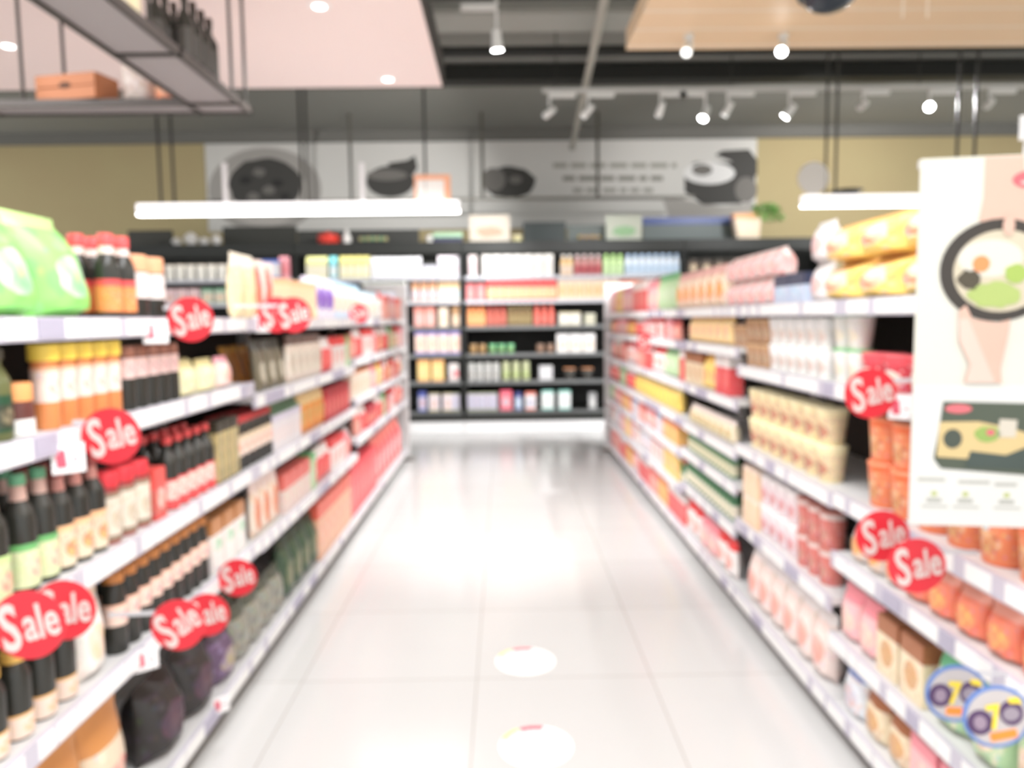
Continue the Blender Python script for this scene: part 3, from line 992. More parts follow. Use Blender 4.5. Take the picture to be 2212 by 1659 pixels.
# ---- right fourth shelf
k = pouch(0.12, 0.08, 0.13, P((246, 140, 110), (246, 170, 150), (250, 196, 120), (246, 110, 90), top=0.8, bot=0.0))
run('R', 3, 1960, 2300, k, 'snack_pouch', 'pouch', 'orange red snack pouch')
k = pouch(0.1, 0.07, 0.13, P((226, 206, 196), (150, 190, 196), (240, 160, 120), (236, 190, 110), top=0.8, bot=0.0))
run('R', 3, 1806, 1958, k, 'snack_pouch', 'pouch', 'teal and peach snack pouch')
k = cup(0.14, 0.05, P((214, 120, 110), (226, 206, 200), (170, 80, 70), (240, 180, 170), top=0.85, bot=0.0), M((190, 120, 110), 0.5), 0.85)
run('R', 3, 1728, 1800, k, 'soup_cup', 'cup', 'reddish brown soup cup', stack=2)
k = cup(0.14, 0.05, P((236, 220, 222), (240, 232, 232), (214, 90, 104), (230, 200, 204), top=0.85, bot=0.0), M((240, 234, 234), 0.5), 0.85)
run('R', 3, 1654, 1726, k, 'soup_cup', 'cup', 'white soup cup with red print', stack=2)
k = carton(0.1, 0.08, 0.14, P((246, 212, 176), (248, 226, 206), (244, 196, 140), (248, 226, 206), top=0.85, bot=0.0))
run('R', 3, 1594, 1652, k, 'soup_box', 'box', 'peach soup box', stack=2)
k = pouch(0.12, 0.07, 0.12, P((244, 226, 196), (240, 226, 216), (250, 180, 120), (120, 170, 120), top=0.8, bot=0.0))
run('R', 3, 1474, 1588, k, 'soup_pack', 'pack', 'cream soup pack with orange print')
k = pouch(0.14, 0.08, 0.17, P((250, 214, 110), (250, 228, 140), (244, 176, 96), (248, 206, 110), top=0.75, bot=0.0))
run('R', 3, 1376, 1472, k, 'soup_pack', 'pack', 'bright yellow soup pack')

# ---- right fifth shelf
k = pouch(0.14, 0.09, 0.22, P((176, 206, 160), (110, 190, 140), (214, 176, 140), (240, 226, 206), top=0.75, bot=0.0))
run('R', 4, 2014, 2300, k, 'crisps_bag', 'bag', 'green and tan snack bag')
k = bottle(0.15, 0.03, M((80, 130, 90), 0.3), M((60, 100, 76), 0.4), P((226, 222, 190), (150, 180, 140), (110, 140, 84), cream, top=0.9, bot=0.0), nr=0.6)
run('R', 4, 1474, 1588, k, 'dressing_bottle', 'bottle', 'small green dressing bottle')

# ---- right lower shelves
LOWPINK = pouch(0.15, 0.1, 0.26, P((242, 222, 214), (240, 234, 232), (240, 150, 130), (246, 206, 198), top=0.85, bot=0.0, scale=4))
run('R', 4, 1594, 1796, LOWPINK, 'porridge_bag', 'bag', 'pale pink porridge bag', gap=0.0)
k = bottle(0.17, 0.032, M((70, 120, 84), 0.3), M((236, 120, 110), 0.4), P((236, 226, 206), (150, 190, 150), (130, 170, 120), cream, top=0.9, bot=0.0), nr=0.6)
run('R', 5, 1474, 1588, k, 'dressing_bottle', 'bottle', 'green dressing bottle with coral cap')
# bottom shelf of the far right bays (seventh level)

# ---- mixed runs in the far bays
mix('R', 4, 2010, 1806, 0.2, [6, 1, 4, 2, 8], 0.13, 'crisps')
mix('R', 5, 2300, 1806, 0.175, [6, 3, 1, 4], 0.14, 'crisps')
mix('L', 0, 820, 868, 0.24, [1, 8, 9, 6], 0.15)
mix('L', 1, 690, 868, 0.21, [0, 3, 8, 4, 1, 9], 0.12, 'noodle')
mix('L', 2, 792, 868, 0.2, [0, 1, 8, 9, 7], 0.12, 'curry')
mix('L', 3, 652, 868, 0.2, [0, 5, 8, 9, 3, 1], 0.12, 'biscuit')
mix('R', 0, 1474, 1376, 0.26, [0, 7, 9, 1, 3], 0.2)
mix('R', 0, 1374, 1318, 0.26, [3, 7, 1], 0.2, 'crisps')
mix('R', 1, 1472, 1318, 0.155, [0, 8, 9, 2, 1], 0.14, 'noodle')
mix('R', 2, 1588, 1474, 0.21, [2, 7, 0, 4], 0.13, 'soup')
mix('R', 2, 1472, 1318, 0.2, [8, 1, 9, 4, 3, 0], 0.14, 'curry')
mix('R', 3, 1374, 1318, 0.19, [0, 3, 8, 4], 0.14, 'curry')
mix('R', 4, 1472, 1318, 0.165, [8, 2, 3, 6, 1], 0.14, 'biscuit')
mix('R', 5, 1472, 1318, 0.2, [2, 7, 3, 1, 6, 9], 0.15, 'cereal')
mix('R', 6, 1588, 1318, 0.2, [0, 1, 9, 2, 8, 0], 0.16, 'biscuit')

# ---- fridge contents
FROW = ['top', 'second', 'third', 'fourth', 'fifth', 'bottom']


def frun(row, xa, xb, kind, name, cat, desc, gap=0.004, setb=0.07):
    x0, x1 = FX(xa), FX(xb)
    u = [u for u in units if u[0] <= x0 + 0.02 < u[1]][-1:] or [units[0]]
    x0, x1 = max(x0, u[0][0] + 0.036), min(x1, u[0][1] - 0.036)
    cnt = max(1, int((x1 - x0) / (kind['w'] + 0.001)))
    step = (x1 - x0) / cnt
    for i in range(cnt):
        x = x0 + (i + 0.5) * step
        if any(abs(x - u[0]) < 0.035 + kind['w'] / 2 - 0.001 for u in units):
            x += 0.04 if x > min(units, key=lambda u: abs(u[0] - x))[0] else -0.04
        x = min(max(x, u[0][0] + 0.04 + kind['w'] / 2), u[0][1] - 0.04 - kind['w'] / 2)
        lab = f'{desc}, {ORD[i]} from the left, {FROW[row]} fridge shelf'
        place(kind, name, cat, (x, FY + setb + kind['d'] / 2, FRZ[row] + 0.001), 0, lab, f'{desc}s on the {FROW[row]} fridge shelf')


def fc(w, h, base, band, blob, blob2, **kw):
    return carton(w, 0.1, h, P(base, band, blob, blob2, **kw))


def fg(w, h, base, band, blob, blob2, top, **kw):
    return gable(w, w, h, P(base, band, blob, blob2, **kw), M(top, 0.5))


frun(0, 268, 350, fc(0.12, 0.2, (150, 110, 84), (70, 50, 40), tan, cream), 'dairy_pack', 'pack', 'brown dairy pack')
frun(0, 352, 510, cup(0.2, 0.062, M((244, 240, 230), 0.5), M((240, 226, 206), 0.5), 0.9), 'yogurt_tub', 'tub', 'cream yogurt tub')
frun(0, 512, 612, fc(0.15, 0.25, (226, 222, 232), (96, 120, 200), (240, 236, 238), white, top=0.85), 'dairy_box', 'box', 'white box with blue top')
frun(0, 612, 660, fc(0.14, 0.29, (248, 160, 170), (250, 176, 186), (246, 130, 134), pink, top=0.85), 'dairy_box', 'box', 'pink dairy box')
frun(0, 662, 708, fg(0.09, 0.29, (244, 238, 210), (236, 232, 170), (250, 246, 226), cream, (226, 226, 160)), 'milk_carton', 'carton', 'cream and lime milk carton')
frun(0, 710, 732, fg(0.095, 0.29, (206, 236, 240), (130, 216, 226), (240, 246, 240), white, (140, 220, 230)), 'milk_carton', 'carton', 'cyan milk carton')
frun(0, 734, 800, fg(0.09, 0.29, (246, 240, 200), (232, 224, 150), (250, 246, 226), cream, (226, 218, 140)), 'milk_carton', 'carton', 'pale yellow milk carton')
frun(0, 802, 912, fg(0.09, 0.27, white, (244, 244, 248), (226, 222, 240), white, (240, 240, 244)), 'milk_carton', 'carton', 'plain white milk carton')
frun(0, 914, 945, fg(0.09, 0.2, (240, 240, 246), (230, 230, 240), (236, 234, 246), white, (60, 60, 56)), 'milk_carton', 'carton', 'short white milk carton')
frun(0, 947, 997, fg(0.09, 0.28, (240, 232, 240), (244, 244, 248), (236, 200, 206), white, (244, 236, 244)), 'milk_carton', 'carton', 'lilac tinted milk carton')
frun(0, 1004, 1040, fc(0.11, 0.28, (246, 226, 222), (240, 226, 224), (244, 190, 180), (220, 210, 232)), 'yogurt_pack', 'pack', 'pinkish yogurt pack')
frun(0, 1042, 1198, fc(0.12, 0.28, (246, 242, 236), (244, 240, 234), (240, 232, 222), (246, 236, 230)), 'yogurt_pack', 'pack', 'ivory yogurt pack')
frun(0, 1212, 1240, bottle(0.27, 0.04, M((246, 206, 150), 0.3), M(white, 0.4), M((246, 226, 206), 0.5)), 'juice_bottle', 'bottle', 'pale orange drink bottle')
frun(0, 1242, 1302, bottle(0.27, 0.04, M((206, 150, 146), 0.3), M((236, 220, 220), 0.4), M((196, 100, 104), 0.5)), 'juice_bottle', 'bottle', 'maroon drink bottle')
frun(0, 1304, 1350, bottle(0.27, 0.042, M((206, 236, 170), 0.3), M((190, 236, 150), 0.4), M((214, 240, 186), 0.5)), 'juice_bottle', 'bottle', 'lime green drink bottle')
frun(0, 1352, 1474, bottle(0.27, 0.042, M((226, 236, 246), 0.3), M((180, 206, 236), 0.4), M((206, 226, 244), 0.5)), 'juice_bottle', 'bottle', 'milky blue drink bottle')
frun(0, 1486, 1600, fc(0.14, 0.2, (110, 90, 74), (60, 50, 40), tan, cream), 'dairy_pack', 'pack', 'dark dairy pack')

frun(1, 352, 430, fc(0.14, 0.2, (248, 220, 222), (244, 210, 210), pink, cream), 'dairy_pack', 'pack', 'rose dairy pack')
frun(1, 432, 515, fc(0.14, 0.2, (236, 230, 210), (160, 200, 170), peach, cream), 'dairy_pack', 'pack', 'mint topped dairy pack')
frun(1, 780, 882, fc(0.11, 0.26, (244, 244, 248), (200, 206, 180), white, lilac, top=0.9), 'milk_box', 'box', 'tall white milk box')
frun(1, 888, 944, fg(0.09, 0.26, (246, 226, 230), (244, 190, 150), (250, 216, 220), white, (236, 180, 140)), 'milk_carton', 'carton', 'pale pink milk carton')
frun(1, 946, 996, fg(0.09, 0.26, (230, 242, 242), (244, 214, 170), (214, 238, 240), white, (240, 206, 160)), 'milk_carton', 'carton', 'aqua and white milk carton')
frun(1, 1004, 1050, fc(0.11, 0.22, (246, 150, 150), (240, 140, 140), (250, 190, 170), pink), 'yogurt_pack', 'pack', 'strawberry pink yogurt pack')
frun(1, 1052, 1204, fc(0.11, 0.27, (248, 214, 160), (236, 90, 90), (250, 230, 180), (244, 150, 130), top=0.62), 'yogurt_pack', 'pack', 'cream pack with red top')
frun(1, 1206, 1340, fc(0.11, 0.27, (248, 216, 176), (244, 224, 206), (248, 190, 110), peach, top=0.8), 'yogurt_pack', 'pack', 'peach and orange pack')
frun(1, 1342, 1474, fc(0.13, 0.25, (240, 210, 190), (240, 150, 120), green, peach, top=0.8), 'yogurt_pack', 'pack', 'mixed peach pack')

frun(2, 892, 940, fc(0.13, 0.26, (238, 190, 176), (230, 150, 136), (240, 214, 204), pink, top=0.7), 'cheese_pack', 'pack', 'salmon cheese pack')
frun(2, 942, 972, fc(0.12, 0.25, (246, 226, 204), (244, 220, 196), peach, cream, top=0.7), 'cheese_pack', 'pack', 'cream cheese pack')
frun(2, 974, 996, fc(0.1, 0.26, (246, 220, 200), (180, 140, 100), cream, tan, top=0.6), 'cheese_pack', 'pack', 'cheese pack with brown top')
frun(2, 1007, 1048, bottle(0.28, 0.04, M((244, 160, 100), 0.3), M((236, 120, 74), 0.4), M((248, 186, 130), 0.5)), 'juice_bottle', 'bottle', 'orange juice bottle')
frun(2, 1050, 1094, bottle(0.28, 0.04, M((200, 100, 84), 0.3), M((190, 84, 74), 0.4), M((214, 126, 110), 0.5)), 'juice_bottle', 'bottle', 'brick red juice bottle')
frun(2, 1096, 1150, bottle(0.28, 0.04, M((140, 116, 76), 0.3), M((190, 170, 130), 0.4), M((166, 146, 104), 0.5)), 'juice_bottle', 'bottle', 'brown tea bottle')
frun(2, 1152, 1200, bottle(0.28, 0.042, M((232, 112, 96), 0.3), M((236, 130, 120), 0.4), M((236, 134, 120), 0.5)), 'juice_bottle', 'bottle', 'tomato red juice bottle')
frun(2, 1208, 1256, fc(0.14, 0.17, (238, 234, 224), (226, 216, 180), white, cream, top=0.85), 'tofu_pack', 'pack', 'ivory tofu pack')
frun(2, 1262, 1290, fc(0.14, 0.15, (206, 206, 180), (220, 216, 196), gray, cream, top=0.85), 'tofu_pack', 'pack', 'grey green tofu pack')

frun(3, 893, 996, fc(0.14, 0.31, (246, 214, 200), (140, 130, 196), (246, 150, 140), cream, top=0.84, cz=0.45), 'dessert_box', 'box', 'cream box with violet top')
frun(3, 1010, 1050, can(0.13, 0.05, M((170, 136, 90), 0.4)), 'food_can', 'can', 'tan food can')
frun(3, 1052, 1112, can(0.13, 0.05, P((110, 170, 120), (120, 196, 140), (180, 120, 96), green)), 'food_can', 'can', 'green food can')
frun(3, 1156, 1200, can(0.12, 0.05, M((150, 120, 100), 0.4)), 'food_can', 'can', 'brown food can')
frun(3, 1202, 1288, fc(0.16, 0.25, (242, 234, 226), (240, 238, 236), (244, 206, 190), cream, top=0.7), 'dessert_box', 'box', 'off-white dessert box')

frun(4, 896, 958, fc(0.16, 0.29, (250, 214, 140), (244, 180, 120), (250, 196, 110), (246, 226, 180), top=0.84), 'cake_box', 'box', 'golden cake box')
frun(4, 960, 998, fc(0.13, 0.24, (232, 226, 222), (222, 214, 210), (240, 150, 150), pink, top=0.9, cx=0.7), 'cake_box', 'box', 'white and pink cake box')
frun(4, 1004, 1078, jar(0.24, 0.051, M((206, 206, 204), 0.3), M((196, 196, 190), 0.4), P((206, 204, 200), (190, 190, 186), (176, 170, 160), gray)), 'pickle_jar', 'jar', 'silvery grey pickle jar')
frun(4, 1080, 1146, jar(0.25, 0.051, M((190, 196, 150), 0.3), M((196, 200, 160), 0.4), P((186, 192, 140), (200, 206, 166), (170, 176, 110), lgreen)), 'pickle_jar', 'jar', 'olive green pickle jar')
frun(4, 1150, 1208, fc(0.18, 0.19, (214, 214, 216), (222, 222, 222), (200, 200, 206), white, top=0.9), 'cake_box', 'box', 'plain pale grey box')
frun(4, 1212, 1290, cup(0.15, 0.085, M((86, 84, 80), 0.4), M((244, 170, 120), 0.5), 0.8), 'salad_bowl', 'bowl', 'dark bowl with orange food')

frun(5, 898, 916, fc(0.1, 0.27, (200, 200, 226), (90, 100, 170), (230, 160, 140), lilac), 'drink_pack', 'pack', 'blue topped drink pack')
frun(5, 918, 978, fc(0.14, 0.24, (230, 220, 226), (200, 190, 150), (236, 150, 120), white, top=0.92, rz=0.35, rx=0.25), 'drink_pack', 'pack', 'white pack with salmon stripe')
frun(5, 981, 998, fc(0.09, 0.24, (206, 200, 216), (170, 176, 140), (224, 220, 226), (170, 166, 196), top=0.94), 'drink_pack', 'pack', 'narrow lilac drink pack')
frun(5, 1006, 1072, fc(0.13, 0.24, (206, 200, 216), (170, 176, 140), (224, 220, 226), (170, 166, 196), top=0.94, rz=0.35, rx=0.25), 'drink_pack', 'pack', 'lilac grey drink pack')
frun(5, 1074, 1108, fc(0.16, 0.27, (244, 130, 140), (236, 100, 124), (244, 170, 160), (180, 200, 224), top=0.85), 'drink_pack', 'pack', 'hot pink drink pack')
frun(5, 1110, 1126, fc(0.09, 0.24, (190, 200, 226), (80, 84, 140), white, lblue), 'drink_pack', 'pack', 'narrow navy drink pack')
frun(5, 1128, 1162, fc(0.14, 0.24, (240, 232, 232), (244, 140, 120), (246, 206, 200), lblue, top=0.86), 'drink_pack', 'pack', 'white pack with red top')
frun(5, 1164, 1238, fc(0.16, 0.26, (244, 250, 248), (150, 214, 200), white, white, top=0.88), 'drink_pack', 'pack', 'white pack with teal top')
frun(5, 1270, 1292, fc(0.1, 0.22, (190, 190, 190), (170, 170, 170), gray, white), 'drink_pack', 'pack', 'grey end drink pack')

# ------------------------------------------------------------------ round sale signs and price flags
SRED = M((222, 44, 58), 0.4)
SWH = M((222, 208, 203), 0.5)
CLR = M((206, 206, 210), 0.3)


def text_mesh(txt, size, ext, offset, sx, mat, parent, loc, rot=(R(90), 0, 0), shear=0.0):
    cu = bpy.data.curves.new('lettering', 'FONT')
    cu.body = txt
    cu.size = size
    cu.extrude = ext
    cu.offset = offset
    cu.align_x = 'CENTER'
    cu.align_y = 'CENTER'
    cu.shear = shear
    cu.resolution_u = 3
    tmp = bpy.data.objects.new('tmp', cu)
    COL.objects.link(tmp)
    dg = bpy.context.evaluated_depsgraph_get()
    me = bpy.data.meshes.new_from_object(tmp.evaluated_get(dg))
    bpy.data.objects.remove(tmp)
    me.materials.clear()
    me.materials.append(mat)
    o = bpy.data.objects.new('lettering', me)
    COL.objects.link(o)
    o.parent = parent
    o.location = loc
    o.rotation_euler = rot
    o.scale = (sx, 1, 1)
    return o


SALES = [  # px, py, radius in px, side, label
    (412, 690, 48, 'L', 'round red sale sign on the left top shelf edge beside a price card'),
    (598, 680, 38, 'L', 'red sale sign overlapped by its twin at the left top shelf'),
    (634, 680, 38, 'L', 'red sale sign overlapping its twin at the left top shelf'),
    (776, 677, 21, 'L', 'smallest red sale sign, far along the left top shelf'),
    (240, 942, 61, 'L', 'round red sale sign below the yellow-capped bottles'),
    (138, 1318, 66, 'L', 'rear of two overlapping big red sale signs above gold-capped bottles'),
    (62, 1350, 76, 'L', 'largest red sale sign, lower left above the gold-capped bottles'),
    (385, 1350, 56, 'L', 'tilted red sale sign above the black plastic bags'),
    (447, 1328, 47, 'L', 'red sale sign behind the tilted one above the black bags'),
    (513, 1248, 41, 'L', 'lone red sale sign low on the left above grey bags'),
    (1880, 850, 54, 'R', 'round red sale sign below the red-lidded noodle bowls'),
    (1906, 1158, 56, 'R', 'upper of two red sale signs under the orange noodle bowls'),
    (1980, 1222, 60, 'R', 'lower front of two red sale signs under the orange bowls'),
    (1396, 738, 19, 'R', 'tiny red sale sign far along the right shelves'),
]
for px, py, rp, sd, lab in SALES:
    fwd = FPX * 0.069 / rp
    p = at_fwd(px, py, fwd)
    lim = (XL + 0.03) if sd == 'L' else (XR - 0.03)
    t = thing('sale_sign', p, lab, 'sign', 'round red sale signs', (0, 0, R(6 if sd == 'L' else -6)))
    bm = bmesh.new(); tube(bm, (0, -0.0015, 0), (0, 0.0015, 0), 0.069, 40)
    link('disc', bm, SRED, t, True)
    tilt = R({385: 32, 138: 4}.get(px, 12))
    # big S followed by smaller letters
    text_mesh('S', 0.13, 0.0008, 0.003, 0.62, SWH, t, (-0.036 * math.cos(tilt), -0.003, -0.002 - 0.036 * math.sin(tilt)), (R(90), -tilt, 0), 0.1)
    text_mesh('ale', 0.098, 0.0008, 0.0018, 0.62, SWH, t, (0.023 * math.cos(tilt), -0.003, 0.0 + 0.023 * math.sin(tilt)), (R(90), -tilt, 0), 0.1)
    sgn = -1 if sd == 'L' else 1
    XS = XL if sd == 'L' else XR
    bm = bmesh.new()
    dx = (XS - p.x)
    bxx(bm, min(0, dx), max(0, dx), 0.0018, 0.0034, 0.03, 0.042)
    c = link('wire_arm', bm, CLR, t)

BLU, PUR, YEL, ORG = M((96, 128, 190), 0.4), M((78, 52, 92), 0.4), M((244, 216, 60), 0.4), M((250, 140, 50), 0.4)
LGR = M((188, 182, 182), 0.5)
for px, py, rp, lab, tl in ((2065, 1498, 64, 'upper blue-rimmed round price sign with yellow figure', 0), (2152, 1548, 70, 'lower blue-rimmed round price sign overlapping the other', 14)):
    p = at_fwd(px, py, FPX * 0.069 / rp)
    t = thing('price_sign', p, lab, 'sign', 'round multi-buy price signs', (0, R(-tl), R(-6)))
    bm = bmesh.new(); tube(bm, (0, -0.0015, 0), (0, 0.0015, 0), 0.069, 40); link('disc', bm, BLU, t, True)
    plate('face', ell_pts(0, 0, 0.061, 0.061, 36), -0.003, -0.0016, LGR, t)
    plate('dark_spot', ell_pts(-0.036, -0.004, 0.026, 0.028, 24), -0.004, -0.0031, PUR, t)
    plate('dark_spot', ell_pts(0.03, 0.004, 0.024, 0.028, 24), -0.004, -0.0031, PUR, t)
    text_mesh('7', 0.075, 0.0006, 0.002, 0.75, YEL, t, (-0.006, -0.0052, 0.0), (R(90), 0, 0))
    plate('orange_strip', [(-0.022, -0.05), (0.032, -0.05), (0.032, -0.032), (-0.022, -0.032)], -0.0045, -0.0031, ORG, t)
    plate('yellow_strip', [(0.03, 0.026), (0.056, 0.02), (0.05, 0.036), (0.028, 0.036)], -0.0045, -0.0031, YEL, t)
    plate('pale_figure', ell_pts(-0.036, -0.004, 0.013, 0.016, 24), -0.0048, -0.0041, M((150, 132, 150), 0.5), t)
    plate('pale_figure', ell_pts(0.029, 0.002, 0.017, 0.015, 24), -0.0048, -0.0041, M((150, 140, 152), 0.5), t)
    bm = bmesh.new(); bxx(bm, 0, max(0.01, XR - p.x), 0.0018, 0.0034, 0.045, 0.055); link('wire_arm', bm, CLR, t)

FLAGS = [(148, 990, 'L', 0.07, 'white price flag hanging under the left second shelf by the big sign'),
         (336, 716, 'L', 0.07, 'white price flag hanging at the left top shelf edge'),
         (316, 1424, 'L', 0.065, 'white price flag hanging over the black plastic bags'),
         (478, 1522, 'L', 0.06, 'tilted white price flag on the left bottom rail'),
         (1948, 880, 'R', 0.07, 'white price flag beside the red sign, right second shelf'),
         (566, 700, 'L', 0.07, 'white price flag between sale signs on the left top shelf')]
for px, py, sd, s, lab in FLAGS:
    X = XL + 0.02 if sd == 'L' else XR - 0.02
    p = at_x(px, py, X)
    t = thing('price_flag', p, lab, 'price tag', 'hanging white price flags', (0, 0, R(40 if sd == 'L' else -40)))
    box('card', (-s / 2, s / 2, -0.001, 0.001, -s / 2, s / 2), M((242, 240, 240), 0.5), t)
    plate('printed_price', [(-s * 0.35, -s * 0.3), (-s * 0.05, -s * 0.3), (-s * 0.1, s * 0.3), (-s * 0.4, s * 0.3)], -0.002, -0.0011, M((214, 90, 110), 0.5), t)
    plate('printed_mark', [(s * 0.1, -s * 0.1), (s * 0.3, -s * 0.1), (s * 0.3, 0.0), (s * 0.1, 0)], -0.002, -0.0011, M((150, 140, 150), 0.5), t)
    box('clip', (-0.006, 0.006, 0.0011, 0.02, s / 2 - 0.02, s / 2), CLR, t)

# ------------------------------------------------------------------ big hanging poster (right)
pf = 1.52
A = at_fwd(1990, 343, pf + 0.03)
Bp = at_fwd(1974, 1152, pf + 0.03)
wP = 0.25
poster = thing('advert_poster', (A.x, A.y, 0), 'tall cream poster showing a noodle bowl held by hands, hung at right shelf', 'poster', None, (0, 0, R(-10)))
zt, zb = A.z, Bp.z
hP = zt - zb
box('board', (0, wP, 0, 0.006, zb, zt), M((202, 200, 189), 0.5), poster, bev=0.001)


def pp(x, y):
    """poster image pixel to board coordinates"""
    u = (x - 1982) / (2212 - 1982) * 0.217
    return (u, zt - (y - 343) / (1152 - 343) * hP)


def pprint(name, pts, mat, l0, l1=None):
    pts = [pp(x, y) for x, y in pts]
    pts = [(min(max(a, 0.0), wP), min(max(b, zb), zt)) for a, b in pts]
    # drop consecutive duplicates
    q = [pts[0]]
    for a in pts[1:]:
        if (abs(a[0] - q[-1][0]) + abs(a[1] - q[-1][1])) > 1e-5:
            q.append(a)
    plate(name, q, -0.0006 * l0 - 0.0005, -0.0006 * l0, mat, poster)


SKIN, SKIN2 = M((198, 165, 149), 0.6), M((202, 180, 168), 0.6)
pprint('lower_panel', [(1978, 836), (2260, 836), (2260, 1160), (1978, 1160)], M((202, 202, 198), 0.5), 0.2)
pprint('printed_hand', [(2112, 346), (2190, 346), (2196, 420), (2210, 470), (2216, 560), (2166, 520), (2150, 490), (2104, 480), (2112, 430)], SKIN, 1)
pprint('printed_bowl', ell_pts(2150, 586, 122, 110, 40), M((52, 47, 42), 0.5), 2)
pprint('printed_noodles', ell_pts(2154, 588, 98, 88, 36), M((190, 180, 158), 0.5), 3)
pprint('printed_egg', ell_pts(2130, 560, 66, 40, 24), M((203, 198, 186), 0.5), 4)
pprint('printed_yolk', ell_pts(2112, 572, 18, 18, 18), M((210, 134, 83), 0.5), 5)
pprint('printed_seaweed', ell_pts(2090, 606, 24, 22, 16, wob=0.2, seed=4), M((71, 64, 50), 0.5), 5)
pprint('printed_greens', ell_pts(2140, 640, 52, 28, 20, wob=0.15, seed=5), M((156, 173, 100), 0.5), 5)
pprint('printed_greens', ell_pts(2184, 594, 24, 20, 16, wob=0.15, seed=6), M((148, 171, 83), 0.5), 5)
pprint('printed_hand', [(2070, 672), (2084, 660), (2098, 690), (2150, 700), (2176, 692), (2170, 740), (2160, 800), (2164, 830), (2086, 830), (2096, 790), (2072, 740)], SKIN, 6)
pprint('printed_hand', [(2070, 690), (2090, 690), (2120, 760), (2150, 830), (2090, 830), (2098, 790), (2074, 740)], SKIN2, 7)
pprint('printed_finger', ell_pts(2164, 492, 12, 22, 14), SKIN, 7)
pprint('printed_emblem', ell_pts(2212, 396, 44, 20, 24), M((210, 92, 100), 0.5), 2)
pprint('printed_emblem_line', ell_pts(2214, 402, 30, 5, 18), M((210, 190, 183), 0.5), 3)
pprint('printed_pack', [(2046, 872), (2270, 876), (2270, 1020), (2230, 1034), (2046, 1022), (2030, 1000), (2040, 930)], M((71, 79, 66), 0.5), 2)
pprint('printed_pack_label', [(2040, 918), (2120, 916), (2190, 930), (2270, 950), (2270, 985), (2108, 1000), (2036, 996)], M((195, 173, 124), 0.5), 3)
pprint('printed_pack_food', ell_pts(2068, 955, 20, 22, 16), M((64, 72, 63), 0.5), 4)
pprint('printed_pack_food', ell_pts(2140, 944, 26, 18, 16, wob=0.1), M((134, 160, 83), 0.5), 4)
pprint('printed_pack_food', [(2164, 910), (2200, 912), (2198, 950), (2160, 950)], M((190, 183, 169), 0.5), 4)
pprint('printed_pack_food', ell_pts(2146, 940, 9, 7, 12), M((202, 92, 108), 0.5), 5)
pprint('printed_pack_tray', [(2106, 982), (2180, 990), (2260, 960), (2270, 1010), (2230, 1022), (2096, 1018)], M((60, 71, 66), 0.5), 4)
pprint('printed_pack_emblem', ell_pts(2078, 888, 28, 10, 18), M((202, 101, 108), 0.5), 3)
for x0, x1, y in ((1998, 2056, 1048), (2084, 2150, 1052), (2160, 2206, 1056)):
    pprint('printed_words', [(x0, y - 4), (x1, y - 4), (x1, y + 4), (x0, y + 4)], M((165, 165, 159), 0.5), 1)
for x in (2034, 2100, 2186):
    pprint('printed_tick', ell_pts(x, 1080, 7, 6, 10), M((165, 173, 108), 0.5), 1)
    pprint('printed_words', [(x - 16, 1090), (x + 16, 1090), (x + 16, 1100), (x - 16, 1100)], M((160, 160, 154), 0.5), 1)
    pprint('printed_words', [(x - 26, 1106), (x + 30, 1106), (x + 30, 1112), (x - 26, 1112)], M((173, 173, 168), 0.5), 1)
bm = bmesh.new(); bxx(bm, 0, wP, 0.006, 0.02, zt - 0.02, zt, bev=0.002); bxx(bm, 0.2, 0.235, 0.006, 0.014, zt, zt + 0.055); bxx(bm, 0.19, 0.215, 0.007, 0.013, zt + 0.03, zt + 0.08)
link('hanger_clip', bm, M((195, 193, 191), 0.4), poster)
bm = bmesh.new(); tube(bm, (0.16, 0.012, zb - 0.01), (0.16, 0.012, zt - 0.01), 0.006, 8); tube(bm, (0.16, 0.012, 1.44), (0.2, 0.05, 1.44), 0.006, 8)
link('stand_pole', bm, CLR, poster)

# ------------------------------------------------------------------ floor stickers
for px, py, lab in ((1135, 1428, 'farther round white floor sticker with red and yellow edge'), (1158, 1612, 'nearer round white floor sticker with red and yellow edge')):
    p = at_z(px, py, 0)
    rr = abs(at_z(px + 80 if py > 1500 else px + 64, py, 0).x - p.x)
    t = thing('floor_sticker', (p.x, p.y, 0.0005), lab, 'sticker', 'round stickers on the aisle floor')
    bm = bmesh.new(); tube(bm, (0, 0, 0), (0, 0, 0.0012), rr, 40); link('disc', bm, M((250, 250, 248), 0.35), t)

    def ringsec(name, a0, a1, r0, r1, mat):
        bm = bmesh.new()
        n = 12
        vi = [bm.verts.new((r0 * math.cos(R(a0 + (a1 - a0) * k / n)), r0 * math.sin(R(a0 + (a1 - a0) * k / n)), 0.0018)) for k in range(n + 1)]
        vo = [bm.verts.new((r1 * math.cos(R(a0 + (a1 - a0) * k / n)), r1 * math.sin(R(a0 + (a1 - a0) * k / n)), 0.0018)) for k in range(n + 1)]
        for k in range(n):
            bm.faces.new((vo[k], vo[k + 1], vi[k + 1], vi[k]))
        link(name, bm, mat, t)
    ringsec('red_arc', 75, 118, rr * 0.78, rr * 0.98, M((246, 90, 110), 0.4))
    ringsec('yellow_arc', 120, 160, rr * 0.86, rr * 0.98, M((250, 226, 110), 0.4))
    for i, (x, y, w, h_) in enumerate(((-0.45, 0.05, 0.9, 0.04), (-0.3, -0.08, 0.6, 0.04))):
        bm = bmesh.new(); bxx(bm, x * rr, (x + w) * rr, y * rr, (y + h_) * rr, 0.0012, 0.0018); link('printed_line', bm, M((226, 226, 222), 0.5), t)
    bm = bmesh.new(); bxx(bm, 0.0 * rr, 0.09 * rr, -0.5 * rr, -0.34 * rr, 0.0012, 0.0018); link('yellow_mark', bm, M((246, 206, 110), 0.5), t)

